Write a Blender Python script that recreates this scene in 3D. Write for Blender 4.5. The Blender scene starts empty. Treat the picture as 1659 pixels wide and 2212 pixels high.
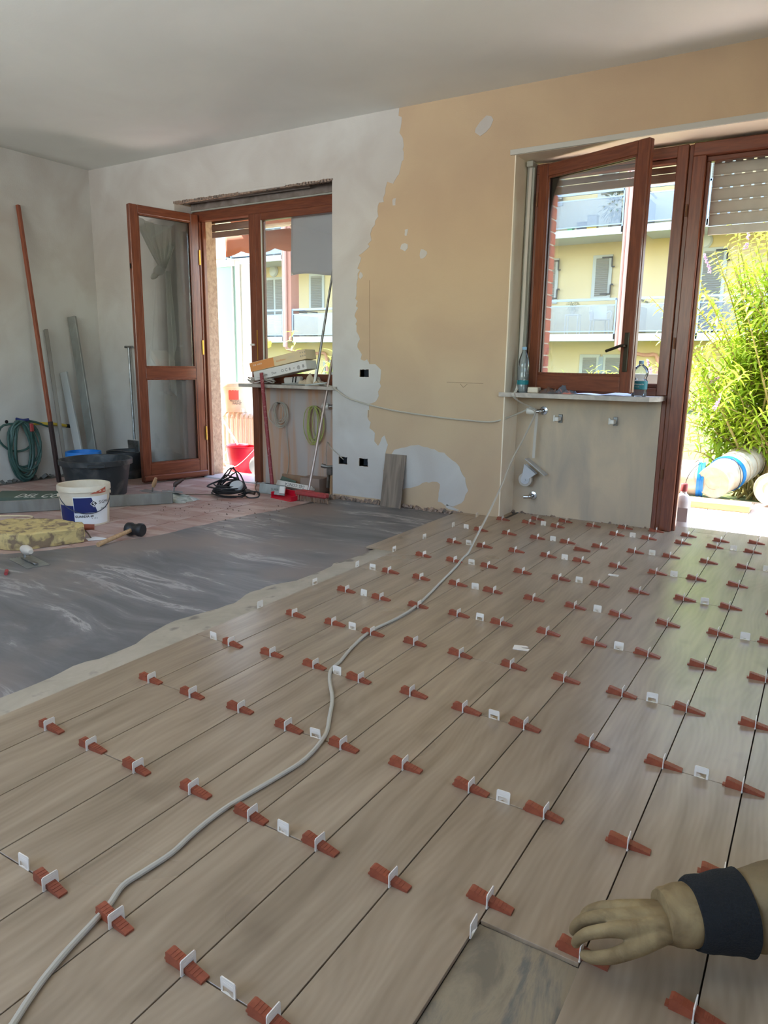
import bpy, bmesh, math, random
from mathutils import Vector, Matrix, Euler, Quaternion, noise
from bpy_extras.object_utils import world_to_camera_view
random.seed(7)
SC = bpy.context.scene
COL = SC.collection
PI = math.pi
# ---------------------------------------------------------------- camera
cd = bpy.data.cameras.new('camera'); cam = bpy.data.objects.new('camera', cd); COL.objects.link(cam)
RT = Vector((0.85247394, 0.52260835, 0.012988)); DN = Vector((0.11738842, -0.16715461, -0.97891741)); FW = Vector((-0.50941941, 0.83602623, -0.20384312))
m = Matrix(((RT.x, -DN.x, -FW.x, 1.26784748), (RT.y, -DN.y, -FW.y, -2.72842479), (RT.z, -DN.z, -FW.z, 1.08515573), (0, 0, 0, 1)))
cam.matrix_world = m
cd.sensor_fit = 'VERTICAL'; cd.sensor_height = 36.0; cd.sensor_width = 27.0; cd.lens = 25.1338; cd.clip_start = 0.02; cd.clip_end = 300
SC.camera = cam
# ---------------------------------------------------------------- world, sun, added fill lights, exposure
SUN_DIR = Vector((-0.60, 0.035, 0.80)).normalized()       # towards the sun, nearly along the house front
wd = bpy.data.worlds.new('world'); SC.world = wd; wd.use_nodes = True
wn = wd.node_tree.nodes; wl = wd.node_tree.links
bg = wn['Background']
sky = wn.new('ShaderNodeTexSky'); sky.sky_type = 'NISHITA'; sky.sun_disc = False
sky.sun_elevation = math.asin(SUN_DIR.z); sky.sun_rotation = math.atan2(SUN_DIR.x, SUN_DIR.y)
sky.air_density = 1.2; sky.dust_density = 1.0; sky.ozone_density = 1.0
wl.new(sky.outputs[0], bg.inputs[0]); bg.inputs[1].default_value = 0.62
sl = bpy.data.lights.new('sun', 'SUN'); so = bpy.data.objects.new('sun', sl); COL.objects.link(so)
sl.energy = 10.0; sl.angle = math.radians(0.6); sl.color = (1.0, 0.97, 0.92)
so.rotation_euler = (-SUN_DIR).to_track_quat('-Z', 'Y').to_euler()
def area(name, loc, direction, sx, sy, e, col=(1, 1, 1)):
    l = bpy.data.lights.new(name, 'AREA'); l.shape = 'RECTANGLE'; l.size = sx; l.size_y = sy; l.energy = e; l.color = col
    o = bpy.data.objects.new(name, l); COL.objects.link(o); o.location = loc
    o.rotation_euler = Vector(direction).to_track_quat('-Z', 'Y').to_euler(); return o
for nm_, lc_, dr_, sx_, sy_, e_ in (('fill_light_rear', (-1.4, -4.28, 1.85), (-0.22, 1, 0.66), 4.0, 1.1, 29.0), ('fill_light_side', (3.55, -1.6, 1.85), (-1, 0.26, 0.55), 1.9, 1.1, 3.0)):  # made-up fill lights behind the camera, added to brighten the interior
    al_ = area(nm_, lc_, dr_, sx_, sy_, e_, (0.95, 0.98, 1.0)); al_.data.spread = math.radians(80)
SC.view_settings.view_transform = 'Standard'; SC.view_settings.look = 'None'; SC.view_settings.gamma = 1.0
SC.view_settings.use_curve_mapping = False
SC.view_settings.exposure = 1.5
try:
    SC.cycles.max_bounces = 14; SC.cycles.diffuse_bounces = 8; SC.cycles.transparent_max_bounces = 24; SC.cycles.glossy_bounces = 4
    SC.cycles.caustics_reflective = False; SC.cycles.caustics_refractive = False
    SC.cycles.sample_clamp_indirect = 6.0
except Exception: pass
# ---------------------------------------------------------------- materials
def S(r, g, b):
    f = lambda c: (c / 255 / 12.92) if c <= 10.3 else ((c / 255 + 0.055) / 1.055) ** 2.4
    return (f(r), f(g), f(b), 1.0)
MATS = {}
def mat(name, col, rough=0.6, metal=0.0, col2=None, scale=6.0, detail=4.0, lo=0.35, hi=0.65, bump=0.0, bscale=60.0, stretch=None, spec=0.5, rand=0.0):
    if name in MATS: return MATS[name]
    ma = bpy.data.materials.new(name); ma.use_nodes = True; n = ma.node_tree.nodes; l = ma.node_tree.links
    b = n['Principled BSDF']; b.inputs['Base Color'].default_value = col; b.inputs['Roughness'].default_value = rough
    b.inputs['Metallic'].default_value = metal; b.inputs['Specular IOR Level'].default_value = spec
    if col2 is not None or bump or rand:
        tc = n.new('ShaderNodeTexCoord'); src = tc.outputs['Object']
        if stretch:
            mp = n.new('ShaderNodeMapping'); mp.inputs['Scale'].default_value = stretch; l.new(src, mp.inputs[0]); src = mp.outputs[0]
        cout = None
        if col2 is not None:
            nz = n.new('ShaderNodeTexNoise'); nz.inputs['Scale'].default_value = scale; nz.inputs['Detail'].default_value = detail
            nz.inputs['Distortion'].default_value = 0.6; l.new(src, nz.inputs['Vector'])
            cr = n.new('ShaderNodeValToRGB'); cr.color_ramp.elements[0].position = lo; cr.color_ramp.elements[1].position = hi
            cr.color_ramp.elements[0].color = col; cr.color_ramp.elements[1].color = col2
            l.new(nz.outputs['Fac'], cr.inputs[0]); cout = cr.outputs[0]; l.new(cout, b.inputs['Base Color'])
        if rand:
            oi = n.new('ShaderNodeObjectInfo'); hs = n.new('ShaderNodeHueSaturation'); mr = n.new('ShaderNodeMapRange')
            mr.inputs[3].default_value = 1 - rand; mr.inputs[4].default_value = 1 + rand
            l.new(oi.outputs['Random'], mr.inputs[0]); l.new(mr.outputs[0], hs.inputs['Value'])
            if cout: l.new(cout, hs.inputs['Color'])
            else: hs.inputs['Color'].default_value = col
            l.new(hs.outputs[0], b.inputs['Base Color'])
        if bump:
            n2 = n.new('ShaderNodeTexNoise'); n2.inputs['Scale'].default_value = bscale; n2.inputs['Detail'].default_value = 5
            l.new(src, n2.inputs['Vector']); bp = n.new('ShaderNodeBump'); bp.inputs['Strength'].default_value = bump; bp.inputs['Distance'].default_value = 0.01
            l.new(n2.outputs['Fac'], bp.inputs['Height']); l.new(bp.outputs[0], b.inputs['Normal'])
    MATS[name] = ma; return ma
def glass_mat(name, tint=(0.97, 0.98, 0.98, 1), haze=0.02, rough=0.0, gain=1.0):
    ma = bpy.data.materials.new(name); ma.use_nodes = True; n = ma.node_tree.nodes; l = ma.node_tree.links
    n.remove(n['Principled BSDF']); out = n['Material Output']
    t = n.new('ShaderNodeBsdfTransparent'); t.inputs[0].default_value = tint
    g = n.new('ShaderNodeBsdfGlossy'); g.inputs['Roughness'].default_value = rough; g.inputs[0].default_value = (1, 1, 1, 1)
    d = n.new('ShaderNodeBsdfDiffuse'); d.inputs[0].default_value = (0.75, 0.77, 0.76, 1)
    f = n.new('ShaderNodeFresnel'); f.inputs[0].default_value = 1.5
    mu = n.new('ShaderNodeMath'); mu.operation = 'MULTIPLY'; mu.inputs[1].default_value = gain; mu.use_clamp = True
    l.new(f.outputs[0], mu.inputs[0])
    m1 = n.new('ShaderNodeMixShader'); m1.inputs[0].default_value = haze; l.new(t.outputs[0], m1.inputs[1]); l.new(d.outputs[0], m1.inputs[2])
    m2 = n.new('ShaderNodeMixShader'); l.new(mu.outputs[0], m2.inputs[0]); l.new(m1.outputs[0], m2.inputs[1]); l.new(g.outputs[0], m2.inputs[2])
    l.new(m2.outputs[0], out.inputs[0]); MATS[name] = ma; return ma

m_white = mat('white_plaster', S(208, 205, 200), 0.9, col2=S(196, 190, 184), scale=2.2, bump=0.12, bscale=90)
m_left = mat('stained_plaster', S(206, 205, 200), 0.9, col2=S(186, 178, 170), scale=1.6, lo=0.4, hi=0.75, bump=0.12, bscale=90)
m_beige = mat('beige_paint', S(205, 180, 148), 0.85, col2=S(197, 171, 142), scale=2.0, bump=0.1, bscale=120)
m_ceil = mat('ceiling_paint', S(238, 240, 236), 0.9, col2=S(231, 233, 229), scale=1.3, bump=0.05, bscale=60)
m_apron = mat('apron_plaster', S(212, 192, 164), 0.85, col2=S(178, 166, 150), scale=3.0, lo=0.35, hi=0.7, bump=0.12, bscale=80, stretch=(1.6, 1, 0.5))
m_apron1 = mat('left_apron_plaster', S(188, 178, 172), 0.85, col2=S(198, 160, 132), scale=4.0, lo=0.42, hi=0.62, bump=0.1, bscale=80, stretch=(2.6, 1, 0.25))
m_reveal = mat('reveal_paint', S(246, 236, 216), 0.8, col2=S(240, 226, 204), scale=4)
m_dark = mat('dark_void', S(24, 22, 22), 0.9)
m_box = mat('box_plastic', S(38, 42, 50), 0.5)
m_rough = mat('broken_plaster', S(176, 150, 132), 0.95, col2=S(120, 110, 104), scale=30, bump=0.6, bscale=60)
m_marble = mat('sill_marble', S(196, 186, 174), 0.35, col2=S(168, 158, 148), scale=14, bump=0.03)
m_wood = mat('varnished_wood', S(130, 74, 50), 0.3, col2=S(108, 57, 40), scale=5, stretch=(14, 14, 1.2), bump=0.05, bscale=20)
m_woodh = mat('varnished_wood_rail', S(130, 74, 50), 0.3, col2=S(108, 57, 40), scale=5, stretch=(1.2, 14, 14), bump=0.05, bscale=20)
m_shutter = mat('roller_slat_plastic', S(226, 224, 213), 0.55, col2=S(214, 211, 200), scale=8)
m_rollwood = mat('roller_bar_wood', S(150, 122, 104), 0.6, col2=S(134, 108, 94), scale=8, stretch=(1, 8, 8))
m_glass = glass_mat('window_glass'); m_glassd = glass_mat('dusty_glass', haze=0.012, gain=1.7)
m_pet = glass_mat('clear_bottle_plastic', (0.86, 0.93, 0.97, 1), haze=0.10, rough=0.08)
m_chrome = mat('chrome', S(200, 200, 200), 0.22, 1.0); m_steel = mat('steel', S(150, 150, 150), 0.4, 0.9, col2=S(120, 118, 114), scale=20)
m_alu = mat('aluminium', S(158, 160, 156), 0.45, 0.6, col2=S(136, 136, 130), scale=9, stretch=(1, 1, .4))
m_brass = mat('brass', S(214, 170, 80), 0.3, 0.9)
m_whitepl = mat('white_plastic', S(228, 226, 218), 0.4); m_black = mat('black_rubber', S(30, 31, 34), 0.5); m_blackp = mat('black_plastic', S(44, 48, 52), 0.5, col2=S(92, 92, 90), scale=9, lo=.5, hi=.8)
m_clip = mat('clip_nylon', S(236, 228, 216), 0.45, spec=.4); m_wedge = mat('wedge_plastic', S(156, 82, 56), 0.5, col2=S(140, 70, 48), scale=60, rand=0.09)
m_red = mat('red_plastic', S(206, 26, 52), 0.35); m_redd = mat('dusty_red_plastic', S(176, 62, 64), 0.6, col2=S(150, 70, 66), scale=20)
m_redpaint = mat('worn_red_paint', S(140, 50, 56), 0.55, col2=S(180, 130, 124), scale=40, lo=.55, hi=.75)
m_tan = mat('light_wood', S(196, 160, 120), 0.6, col2=S(170, 134, 98), scale=6, stretch=(10, 10, 1))
m_board = mat('pine_board', S(214, 182, 130), 0.7, col2=S(200, 162, 110), scale=4, stretch=(1, 10, 10))
m_card = mat('cardboard', S(168, 136, 108), 0.85, col2=S(150, 120, 96), scale=10); m_paper = mat('paper', S(236, 238, 240), 0.8)
m_cream = mat('cream_bucket', S(226, 216, 196), 0.45, col2=S(214, 200, 176), scale=7); m_navy = mat('navy_print', S(28, 42, 102), 0.45)
m_blue = mat('blue_plastic', S(28, 120, 205), 0.4)
m_hose = mat('green_hose', S(52, 84, 78), 0.45, col2=S(70, 100, 94), scale=20); m_cord = mat('grey_cord', S(186, 179, 165), 0.6); m_cordk = mat('brown_cord', S(104, 90, 74), 0.6)
m_yellow = mat('yellow_plastic', S(206, 176, 62), 0.5)
m_curtain = mat('curtain_fabric', S(232, 232, 228), 0.9); m_cloth = mat('hanging_cloth', S(196, 196, 202), 0.9, bump=.1, bscale=200)
m_brick = mat('brick', S(186, 96, 74), 0.9, col2=S(170, 84, 64), scale=14, rand=.08, bump=.2); m_mortar = mat('mortar', S(216, 196, 180), 0.95)
m_terr = mat('terrace_tile', S(205, 188, 178), 0.8, col2=S(196, 178, 168), scale=5, rand=.05)
m_facade = mat('yellow_facade', S(206, 187, 142), 0.95, col2=S(199, 179, 135), scale=.5)
m_slab = mat('balcony_concrete', S(190, 192, 192), 0.9); m_rail = glass_mat('railing_glass_panel', (0.86, 0.90, 0.96, 1), haze=0.30, rough=.15); [setattr(n_.inputs[0], 'default_value', (0.20, 0.225, 0.28, 1)) for n_ in m_rail.node_tree.nodes if n_.type == 'BSDF_DIFFUSE']; m_railm = mat('railing_metal', S(150, 164, 188), 0.5)
m_shut = mat('grey_shutter', S(136, 134, 124), 0.7); m_shutf = mat('shutter_frame', S(172, 174, 164), 0.6); m_pink = mat('pink_pilaster', S(190, 130, 112), 0.9); m_pinkl = mat('downpipe', S(206, 152, 138), 0.6)
m_iron = mat('black_iron', S(40, 38, 40), 0.6)
m_leaf = mat('leaf_green', S(150, 182, 52), 0.55, col2=S(176, 196, 60), scale=3, rand=.12); m_leafd = mat('leaf_mass', S(128, 166, 50), 0.55, col2=S(182, 200, 66), scale=5)
m_stem = mat('stem', S(150, 136, 84), 0.8); m_lilac = mat('lilac_flower', S(196, 160, 206), 0.7); m_rose = mat('yellow_rose', S(250, 226, 90), 0.7)
m_grass = mat('garden_ground', S(96, 108, 52), 0.95, col2=S(78, 84, 48), scale=3)
m_awning = mat('terracotta_awning', S(160, 104, 76), 0.85); m_rad = mat('radiator_enamel', S(226, 216, 200), 0.4)
m_mint = mat('frosted_screen', S(150, 192, 190), 0.3)
m_foam = mat('yellow_foam', S(204, 182, 124), 0.95, col2=S(134, 114, 90), scale=17, lo=.46, hi=.62, bump=.8, bscale=30)
m_glove = mat('tan_leather', S(160, 138, 98), 0.85, col2=S(128, 106, 72), scale=22, bump=.2, bscale=90); m_knit = mat('black_knit', S(26, 28, 30), 0.95, bump=.5, bscale=260); m_khaki = mat('khaki_fabric', S(138, 120, 88), 0.9, col2=S(120, 102, 74), scale=9, bump=.2, bscale=200)
m_ink = mat('black_ink', S(24, 24, 26), .6); m_wprint = mat('white_print', S(235, 235, 230), .6); m_greenp = mat('green_print', S(84, 100, 88), .7); m_orange = mat('orange_print', S(226, 150, 84), .6); m_teal = mat('teal_label', S(22, 120, 130), .5); m_lime = mat('lime_print', S(170, 205, 90), .6)
m_water = glass_mat('water', (.9, .96, .98, 1), haze=.02)

def translucent(ma, amt, tint):
    n = ma.node_tree.nodes; l = ma.node_tree.links; out = n['Material Output']; b = n['Principled BSDF']
    t = n.new('ShaderNodeBsdfTranslucent'); t.inputs[0].default_value = tint; mx = n.new('ShaderNodeMixShader'); mx.inputs[0].default_value = amt
    l.new(b.outputs[0], mx.inputs[1]); l.new(t.outputs[0], mx.inputs[2]); l.new(mx.outputs[0], out.inputs[0])
m_curtain.node_tree.nodes['Principled BSDF'].inputs['Base Color'].default_value = S(248, 248, 244)
translucent(m_curtain, .35, S(248, 248, 244)); translucent(m_leaf, .4, S(196, 214, 70)); translucent(m_leafd, .4, S(190, 210, 70)); translucent(m_cloth, .3, S(200, 200, 206)); translucent(m_awning, .15, S(190, 110, 70))
def ramp(n, stops):
    cr = n.new('ShaderNodeValToRGB'); e = cr.color_ramp.elements
    while len(e) < len(stops): e.new(0.5)
    for i, (p, c) in enumerate(stops): e[i].position = p; e[i].color = c
    return cr
def plank_mat():
    ma = bpy.data.materials.new('oak_look_tile'); ma.use_nodes = True; n = ma.node_tree.nodes; l = ma.node_tree.links; b = n['Principled BSDF']
    tc = n.new('ShaderNodeTexCoord'); oi = n.new('ShaderNodeObjectInfo')
    ml = n.new('ShaderNodeMath'); ml.operation = 'MULTIPLY'; ml.inputs[1].default_value = 37.0; l.new(oi.outputs['Random'], ml.inputs[0])
    cx = n.new('ShaderNodeCombineXYZ'); l.new(ml.outputs[0], cx.inputs[0]); l.new(ml.outputs[0], cx.inputs[1])
    ad = n.new('ShaderNodeVectorMath'); ad.operation = 'ADD'; l.new(tc.outputs['Object'], ad.inputs[0]); l.new(cx.outputs[0], ad.inputs[1])
    mp = n.new('ShaderNodeMapping'); mp.inputs['Scale'].default_value = (9, 0.9, 1); l.new(ad.outputs[0], mp.inputs[0])
    nz = n.new('ShaderNodeTexNoise'); nz.inputs['Scale'].default_value = 2.2; nz.inputs['Detail'].default_value = 7; nz.inputs['Distortion'].default_value = .2; l.new(mp.outputs[0], nz.inputs[0])
    # wavy grain lines along the plank
    mp2 = n.new('ShaderNodeMapping'); mp2.inputs['Scale'].default_value = (3.0, 1.1, 1); l.new(ad.outputs[0], mp2.inputs[0])
    n2 = n.new('ShaderNodeTexNoise'); n2.inputs['Scale'].default_value = 1.4; n2.inputs['Detail'].default_value = 1.0; l.new(mp2.outputs[0], n2.inputs[0])
    sx = n.new('ShaderNodeSeparateXYZ'); l.new(tc.outputs['Object'], sx.inputs[0])
    mx1 = n.new('ShaderNodeMath'); mx1.operation = 'MULTIPLY'; mx1.inputs[1].default_value = 330; l.new(sx.outputs[0], mx1.inputs[0])
    mm = n.new('ShaderNodeMath'); mm.operation = 'MULTIPLY_ADD'; mm.inputs[1].default_value = 70; l.new(n2.outputs['Fac'], mm.inputs[0]); l.new(mx1.outputs[0], mm.inputs[2])
    sn = n.new('ShaderNodeMath'); sn.operation = 'SINE'; l.new(mm.outputs[0], sn.inputs[0])
    mr = n.new('ShaderNodeMapRange'); mr.inputs[1].default_value = -1; mr.inputs[2].default_value = 1; mr.inputs[3].default_value = -0.03; mr.inputs[4].default_value = 0.03; l.new(sn.outputs[0], mr.inputs[0])
    a2 = n.new('ShaderNodeMath'); l.new(nz.outputs['Fac'], a2.inputs[0]); l.new(mr.outputs[0], a2.inputs[1])
    cr = ramp(n, [(0.28, S(136, 117, 95)), (0.47, S(154, 134, 111)), (0.70, S(170, 150, 126))]); l.new(a2.outputs[0], cr.inputs[0])
    n3 = n.new('ShaderNodeTexNoise'); n3.inputs['Scale'].default_value = 5; l.new(ad.outputs[0], n3.inputs[0])
    cr3 = ramp(n, [(0.22, (0.62, 0.6, 0.58, 1)), (0.36, (1, 1, 1, 1))]); l.new(n3.outputs['Fac'], cr3.inputs[0])
    mx = n.new('ShaderNodeMixRGB'); mx.blend_type = 'MULTIPLY'; mx.inputs[0].default_value = .6; l.new(cr.outputs[0], mx.inputs[1]); l.new(cr3.outputs[0], mx.inputs[2])
    hs = n.new('ShaderNodeHueSaturation'); m4 = n.new('ShaderNodeMapRange'); m4.inputs[3].default_value = .96; m4.inputs[4].default_value = 1.04
    l.new(oi.outputs['Random'], m4.inputs[0]); l.new(m4.outputs[0], hs.inputs['Value']); l.new(mx.outputs[0], hs.inputs['Color']); l.new(hs.outputs[0], b.inputs['Base Color'])
    n5 = n.new('ShaderNodeTexNoise'); n5.inputs['Scale'].default_value = 2.5; n5.inputs['Detail'].default_value = 1.5; l.new(ad.outputs[0], n5.inputs[0])
    m5 = n.new('ShaderNodeMapRange'); m5.inputs[3].default_value = .25; m5.inputs[4].default_value = .33; l.new(n5.outputs['Fac'], m5.inputs[0]); l.new(m5.outputs[0], b.inputs['Roughness'])
    bp = n.new('ShaderNodeBump'); bp.inputs['Strength'].default_value = .12; bp.inputs['Distance'].default_value = .003; l.new(a2.outputs[0], bp.inputs['Height']); l.new(bp.outputs[0], b.inputs['Normal'])
    b.inputs['Specular IOR Level'].default_value = .7
    return ma
m_plank = plank_mat()
def smear_mat(name, cols, sc=1.2, rough=.6, streak=(1.0, 3.2, 1), rot=.5, extra=None):
    ma = bpy.data.materials.new(name); ma.use_nodes = True; n = ma.node_tree.nodes; l = ma.node_tree.links; b = n['Principled BSDF']
    tc = n.new('ShaderNodeTexCoord')
    nw = n.new('ShaderNodeTexNoise'); nw.inputs['Scale'].default_value = .9; l.new(tc.outputs['Object'], nw.inputs[0])
    vm = n.new('ShaderNodeVectorMath'); vm.operation = 'SCALE'; vm.inputs['Scale'].default_value = .45; l.new(nw.outputs['Color'], vm.inputs[0])
    ad = n.new('ShaderNodeVectorMath'); ad.operation = 'ADD'; l.new(tc.outputs['Object'], ad.inputs[0]); l.new(vm.outputs[0], ad.inputs[1])
    mp = n.new('ShaderNodeMapping'); mp.inputs['Rotation'].default_value = (0, 0, rot); mp.inputs['Scale'].default_value = streak; l.new(ad.outputs[0], mp.inputs[0])
    nz = n.new('ShaderNodeTexNoise'); nz.inputs['Scale'].default_value = sc; nz.inputs['Detail'].default_value = 8; nz.inputs['Roughness'].default_value = .66; nz.inputs['Distortion'].default_value = .5; l.new(mp.outputs[0], nz.inputs[0])
    cr = ramp(n, cols); l.new(nz.outputs['Fac'], cr.inputs[0]); col = cr.outputs[0]
    if extra:
        n2 = n.new('ShaderNodeTexNoise'); n2.inputs['Scale'].default_value = extra[0]; n2.inputs['Detail'].default_value = 3; l.new(tc.outputs['Object'], n2.inputs[0])
        c2 = ramp(n, [(extra[1], (0, 0, 0, 1)), (extra[2], (1, 1, 1, 1))]); l.new(n2.outputs['Fac'], c2.inputs[0])
        mx = n.new('ShaderNodeMixRGB'); l.new(c2.outputs[0], mx.inputs[0]); l.new(col, mx.inputs[1]); mx.inputs[2].default_value = extra[3]; col = mx.outputs[0]
    l.new(col, b.inputs['Base Color']); b.inputs['Roughness'].default_value = rough
    bp = n.new('ShaderNodeBump'); bp.inputs['Strength'].default_value = .35; bp.inputs['Distance'].default_value = .004; l.new(nz.outputs['Fac'], bp.inputs['Height']); l.new(bp.outputs[0], b.inputs['Normal'])
    return ma
m_adh = smear_mat('grey_tile_adhesive', [(0.30, S(96, 95, 95)), (0.48, S(112, 110, 111)), (0.56, S(128, 124, 124)), (0.60, S(172, 166, 164)), (0.64, S(120, 116, 116)), (0.74, S(106, 104, 104))], 1.5, .5, (0.8, 4.2, 1), -.75, (1.1, .5, .62, S(134, 122, 116)))
m_fresh = smear_mat('fresh_adhesive_bed', [(0.34, S(120, 108, 90)), (0.5, S(150, 134, 110)), (0.62, S(106, 102, 94)), (0.75, S(140, 126, 106))], 3.2, .5, (4, 1, 1), .1)
m_apronm = smear_mat('mortar_edge_sand', [(0.3, S(160, 150, 132)), (0.6, S(180, 168, 150))], 4, .8, (1, 1, 1), 0, (9, .6, .7, S(130, 122, 112)))
m_tile = smear_mat('old_terracotta', [(0.35, S(160, 122, 110)), (0.5, S(172, 136, 124)), (0.62, S(200, 180, 172)), (0.75, S(166, 132, 122))], 1.2, .45, (1.3, 2.0, 1), .2, (1.3, .5, .7, S(186, 164, 156)))
m_slabc = mat('old_screed', S(112, 104, 98), .9, col2=S(96, 90, 86), scale=8)

# ---------------------------------------------------------------- building helpers
def link(o, parent=None):
    COL.objects.link(o)
    if parent is not None: o.parent = parent
    return o
def tag(o, label=None, cat=None, group=None, kind=None):
    if label: o['label'] = label
    if cat: o['category'] = cat
    if group: o['group'] = group
    if kind: o['kind'] = kind
    return o
def thing(name, label, cat, loc=(0, 0, 0), rz=0.0, group=None):
    o = bpy.data.objects.new(name, None); o.empty_display_size = .05; COL.objects.link(o); o.location = loc; o.rotation_euler = (0, 0, rz)
    return tag(o, label, cat, group)
def origin_of(p):
    v = Vector((0, 0, 0))
    while p is not None: v += p.location; p = p.parent
    return v
def rot(rx=0, ry=0, rz=0): return Euler((rx, ry, rz)).to_matrix().to_4x4()
class MB:
    """collects shapes into one mesh"""
    def __init__(s): s.bm = bmesh.new()
    def _xf(s, vs, c, R):
        M = Matrix.Translation(Vector(c)) @ (R if R is not None else Matrix.Identity(4))
        bmesh.ops.transform(s.bm, matrix=M, verts=vs)
    def box(s, c, size, R=None, bev=0.0, taper=None):
        r = bmesh.ops.create_cube(s.bm, size=1.0); vs = r['verts']
        for v in vs:
            v.co = Vector((v.co.x * size[0], v.co.y * size[1], v.co.z * size[2]))
            if taper and v.co.z > 0: v.co.x *= taper; v.co.y *= taper
        if bev > 0:
            es = list({e for v in vs for e in v.link_edges})
            rr = bmesh.ops.bevel(s.bm, geom=es, offset=bev, segments=1, affect='EDGES', clamp_overlap=True)
            vs = list({v for v in rr['verts']} | {v for v in vs if v.is_valid})
        s._xf(vs, c, R); return s
    def bx(s, x0, x1, y0, y1, z0, z1, bev=0.0):
        return s.box(((x0 + x1) / 2, (y0 + y1) / 2, (z0 + z1) / 2), (x1 - x0, y1 - y0, z1 - z0), None, bev)
    def lathe(s, prof, c=(0, 0, 0), seg=24, R=None, cap0=True, cap1=False):
        rings = []
        for r, z in prof:
            rings.append([s.bm.verts.new((r * math.cos(2 * PI * i / seg), r * math.sin(2 * PI * i / seg), z)) for i in range(seg)])
        for a, b in zip(rings, rings[1:]):
            for i in range(seg): s.bm.faces.new((a[i], a[(i + 1) % seg], b[(i + 1) % seg], b[i]))
        if cap0: s.bm.faces.new(rings[0][::-1])
        if cap1: s.bm.faces.new(rings[-1])
        s._xf([v for g in rings for v in g], c, R); return s
    def cyl(s, p0, p1, r0, r1=None, seg=12):
        p0 = Vector(p0); p1 = Vector(p1); d = p1 - p0; r1 = r0 if r1 is None else r1
        R = d.to_track_quat('Z', 'Y').to_matrix().to_4x4()
        return s.lathe([(r0, 0), (r1, d.length)], p0, seg, R, True, True)
    def tube(s, pts, r, seg=6, closed=False, smooth=4):
        pts = [Vector(p) for p in pts]
        if smooth > 1: pts = spline(pts, smooth, closed)
        n = len(pts); rings = []; up = Vector((0, 0, 1)); prev = None
        for i, p in enumerate(pts):
            t = (pts[(i + 1) % n] - pts[i - 1]) if closed else (pts[min(i + 1, n - 1)] - pts[max(i - 1, 0)])
            if t.length < 1e-9: t = Vector((0, 0, 1))
            t.normalize()
            if prev is None:
                a = t.cross(up)
                if a.length < .1: a = t.cross(Vector((1, 0, 0)))
            else:
                a = prev - t * prev.dot(t)
                if a.length < 1e-6: a = t.cross(up)
            a.normalize(); prev = a; b = t.cross(a)
            rr = r[min(i * len(r) // n, len(r) - 1)] if isinstance(r, (list, tuple)) else r
            rings.append([s.bm.verts.new(p + a * rr * math.cos(2 * PI * k / seg) + b * rr * math.sin(2 * PI * k / seg)) for k in range(seg)])
        rg = range(n if closed else n - 1)
        for i in rg:
            A = rings[i]; B = rings[(i + 1) % n]
            for k in range(seg): s.bm.faces.new((A[k], A[(k + 1) % seg], B[(k + 1) % seg], B[k]))
        if not closed: s.bm.faces.new(rings[0][::-1]); s.bm.faces.new(rings[-1])
        return s
    def prism(s, poly, h, R=None, c=(0, 0, 0)):
        """poly in local xy, extruded along local z"""
        a = [s.bm.verts.new((x, y, 0)) for x, y in poly]; b = [s.bm.verts.new((x, y, h)) for x, y in poly]; n = len(poly)
        s.bm.faces.new(a[::-1]); s.bm.faces.new(b)
        for i in range(n): s.bm.faces.new((a[i], a[(i + 1) % n], b[(i + 1) % n], b[i]))
        s._xf(a + b, c, R); return s
    def grid(s, fn, nu, nv, thick=None):
        g = [[s.bm.verts.new(fn(i / nu, j / nv)) for j in range(nv + 1)] for i in range(nu + 1)]
        for i in range(nu):
            for j in range(nv): s.bm.faces.new((g[i][j], g[i + 1][j], g[i + 1][j + 1], g[i][j + 1]))
        return s
    def ball(s, c, r, sc=(1, 1, 1), R=None, sub=2):
        rr = bmesh.ops.create_icosphere(s.bm, subdivisions=sub, radius=r)
        for v in rr['verts']: v.co = Vector((v.co.x * sc[0], v.co.y * sc[1], v.co.z * sc[2]))
        s._xf(rr['verts'], c, R); return s
    def fin(s, name, ma, parent=None, world=False, smooth=False, loc=None, solid=0.0):
        bmesh.ops.recalc_face_normals(s.bm, faces=s.bm.faces[:])
        if world:
            off = origin_of(parent) if parent is not None else Vector(loc or (0, 0, 0))
            bmesh.ops.translate(s.bm, verts=s.bm.verts[:], vec=-off)
        me = bpy.data.meshes.new(name); s.bm.to_mesh(me); s.bm.free(); me.materials.append(ma)
        if smooth:
            for p in me.polygons: p.use_smooth = True
            try: me.set_sharp_from_angle(angle=math.radians(40))
            except Exception: pass
        o = bpy.data.objects.new(name, me); link(o, parent)
        if loc is not None: o.location = loc
        if solid:
            md = o.modifiers.new('solid', 'SOLIDIFY'); md.thickness = solid; md.offset = 0
        return o
def spline(p, k, closed=False):
    out = []; n = len(p)
    for i in range(n if closed else n - 1):
        if closed: a, b, c, d = p[(i - 1) % n], p[i], p[(i + 1) % n], p[(i + 2) % n]
        else: a, b, c, d = p[max(i - 1, 0)], p[i], p[i + 1], p[min(i + 2, n - 1)]
        for j in range(k):
            t = j / k
            out.append(0.5 * ((2 * b) + (c - a) * t + (2 * a - 5 * b + 4 * c - d) * t * t + (3 * b - a - 3 * c + d) * t ** 3))
    if not closed: out.append(p[-1])
    return out
def copy_tree(o, parent=None):
    c = o.copy(); COL.objects.link(c)
    if parent is not None: c.parent = parent
    for ch in o.children: copy_tree(ch, c)
    return c
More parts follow.
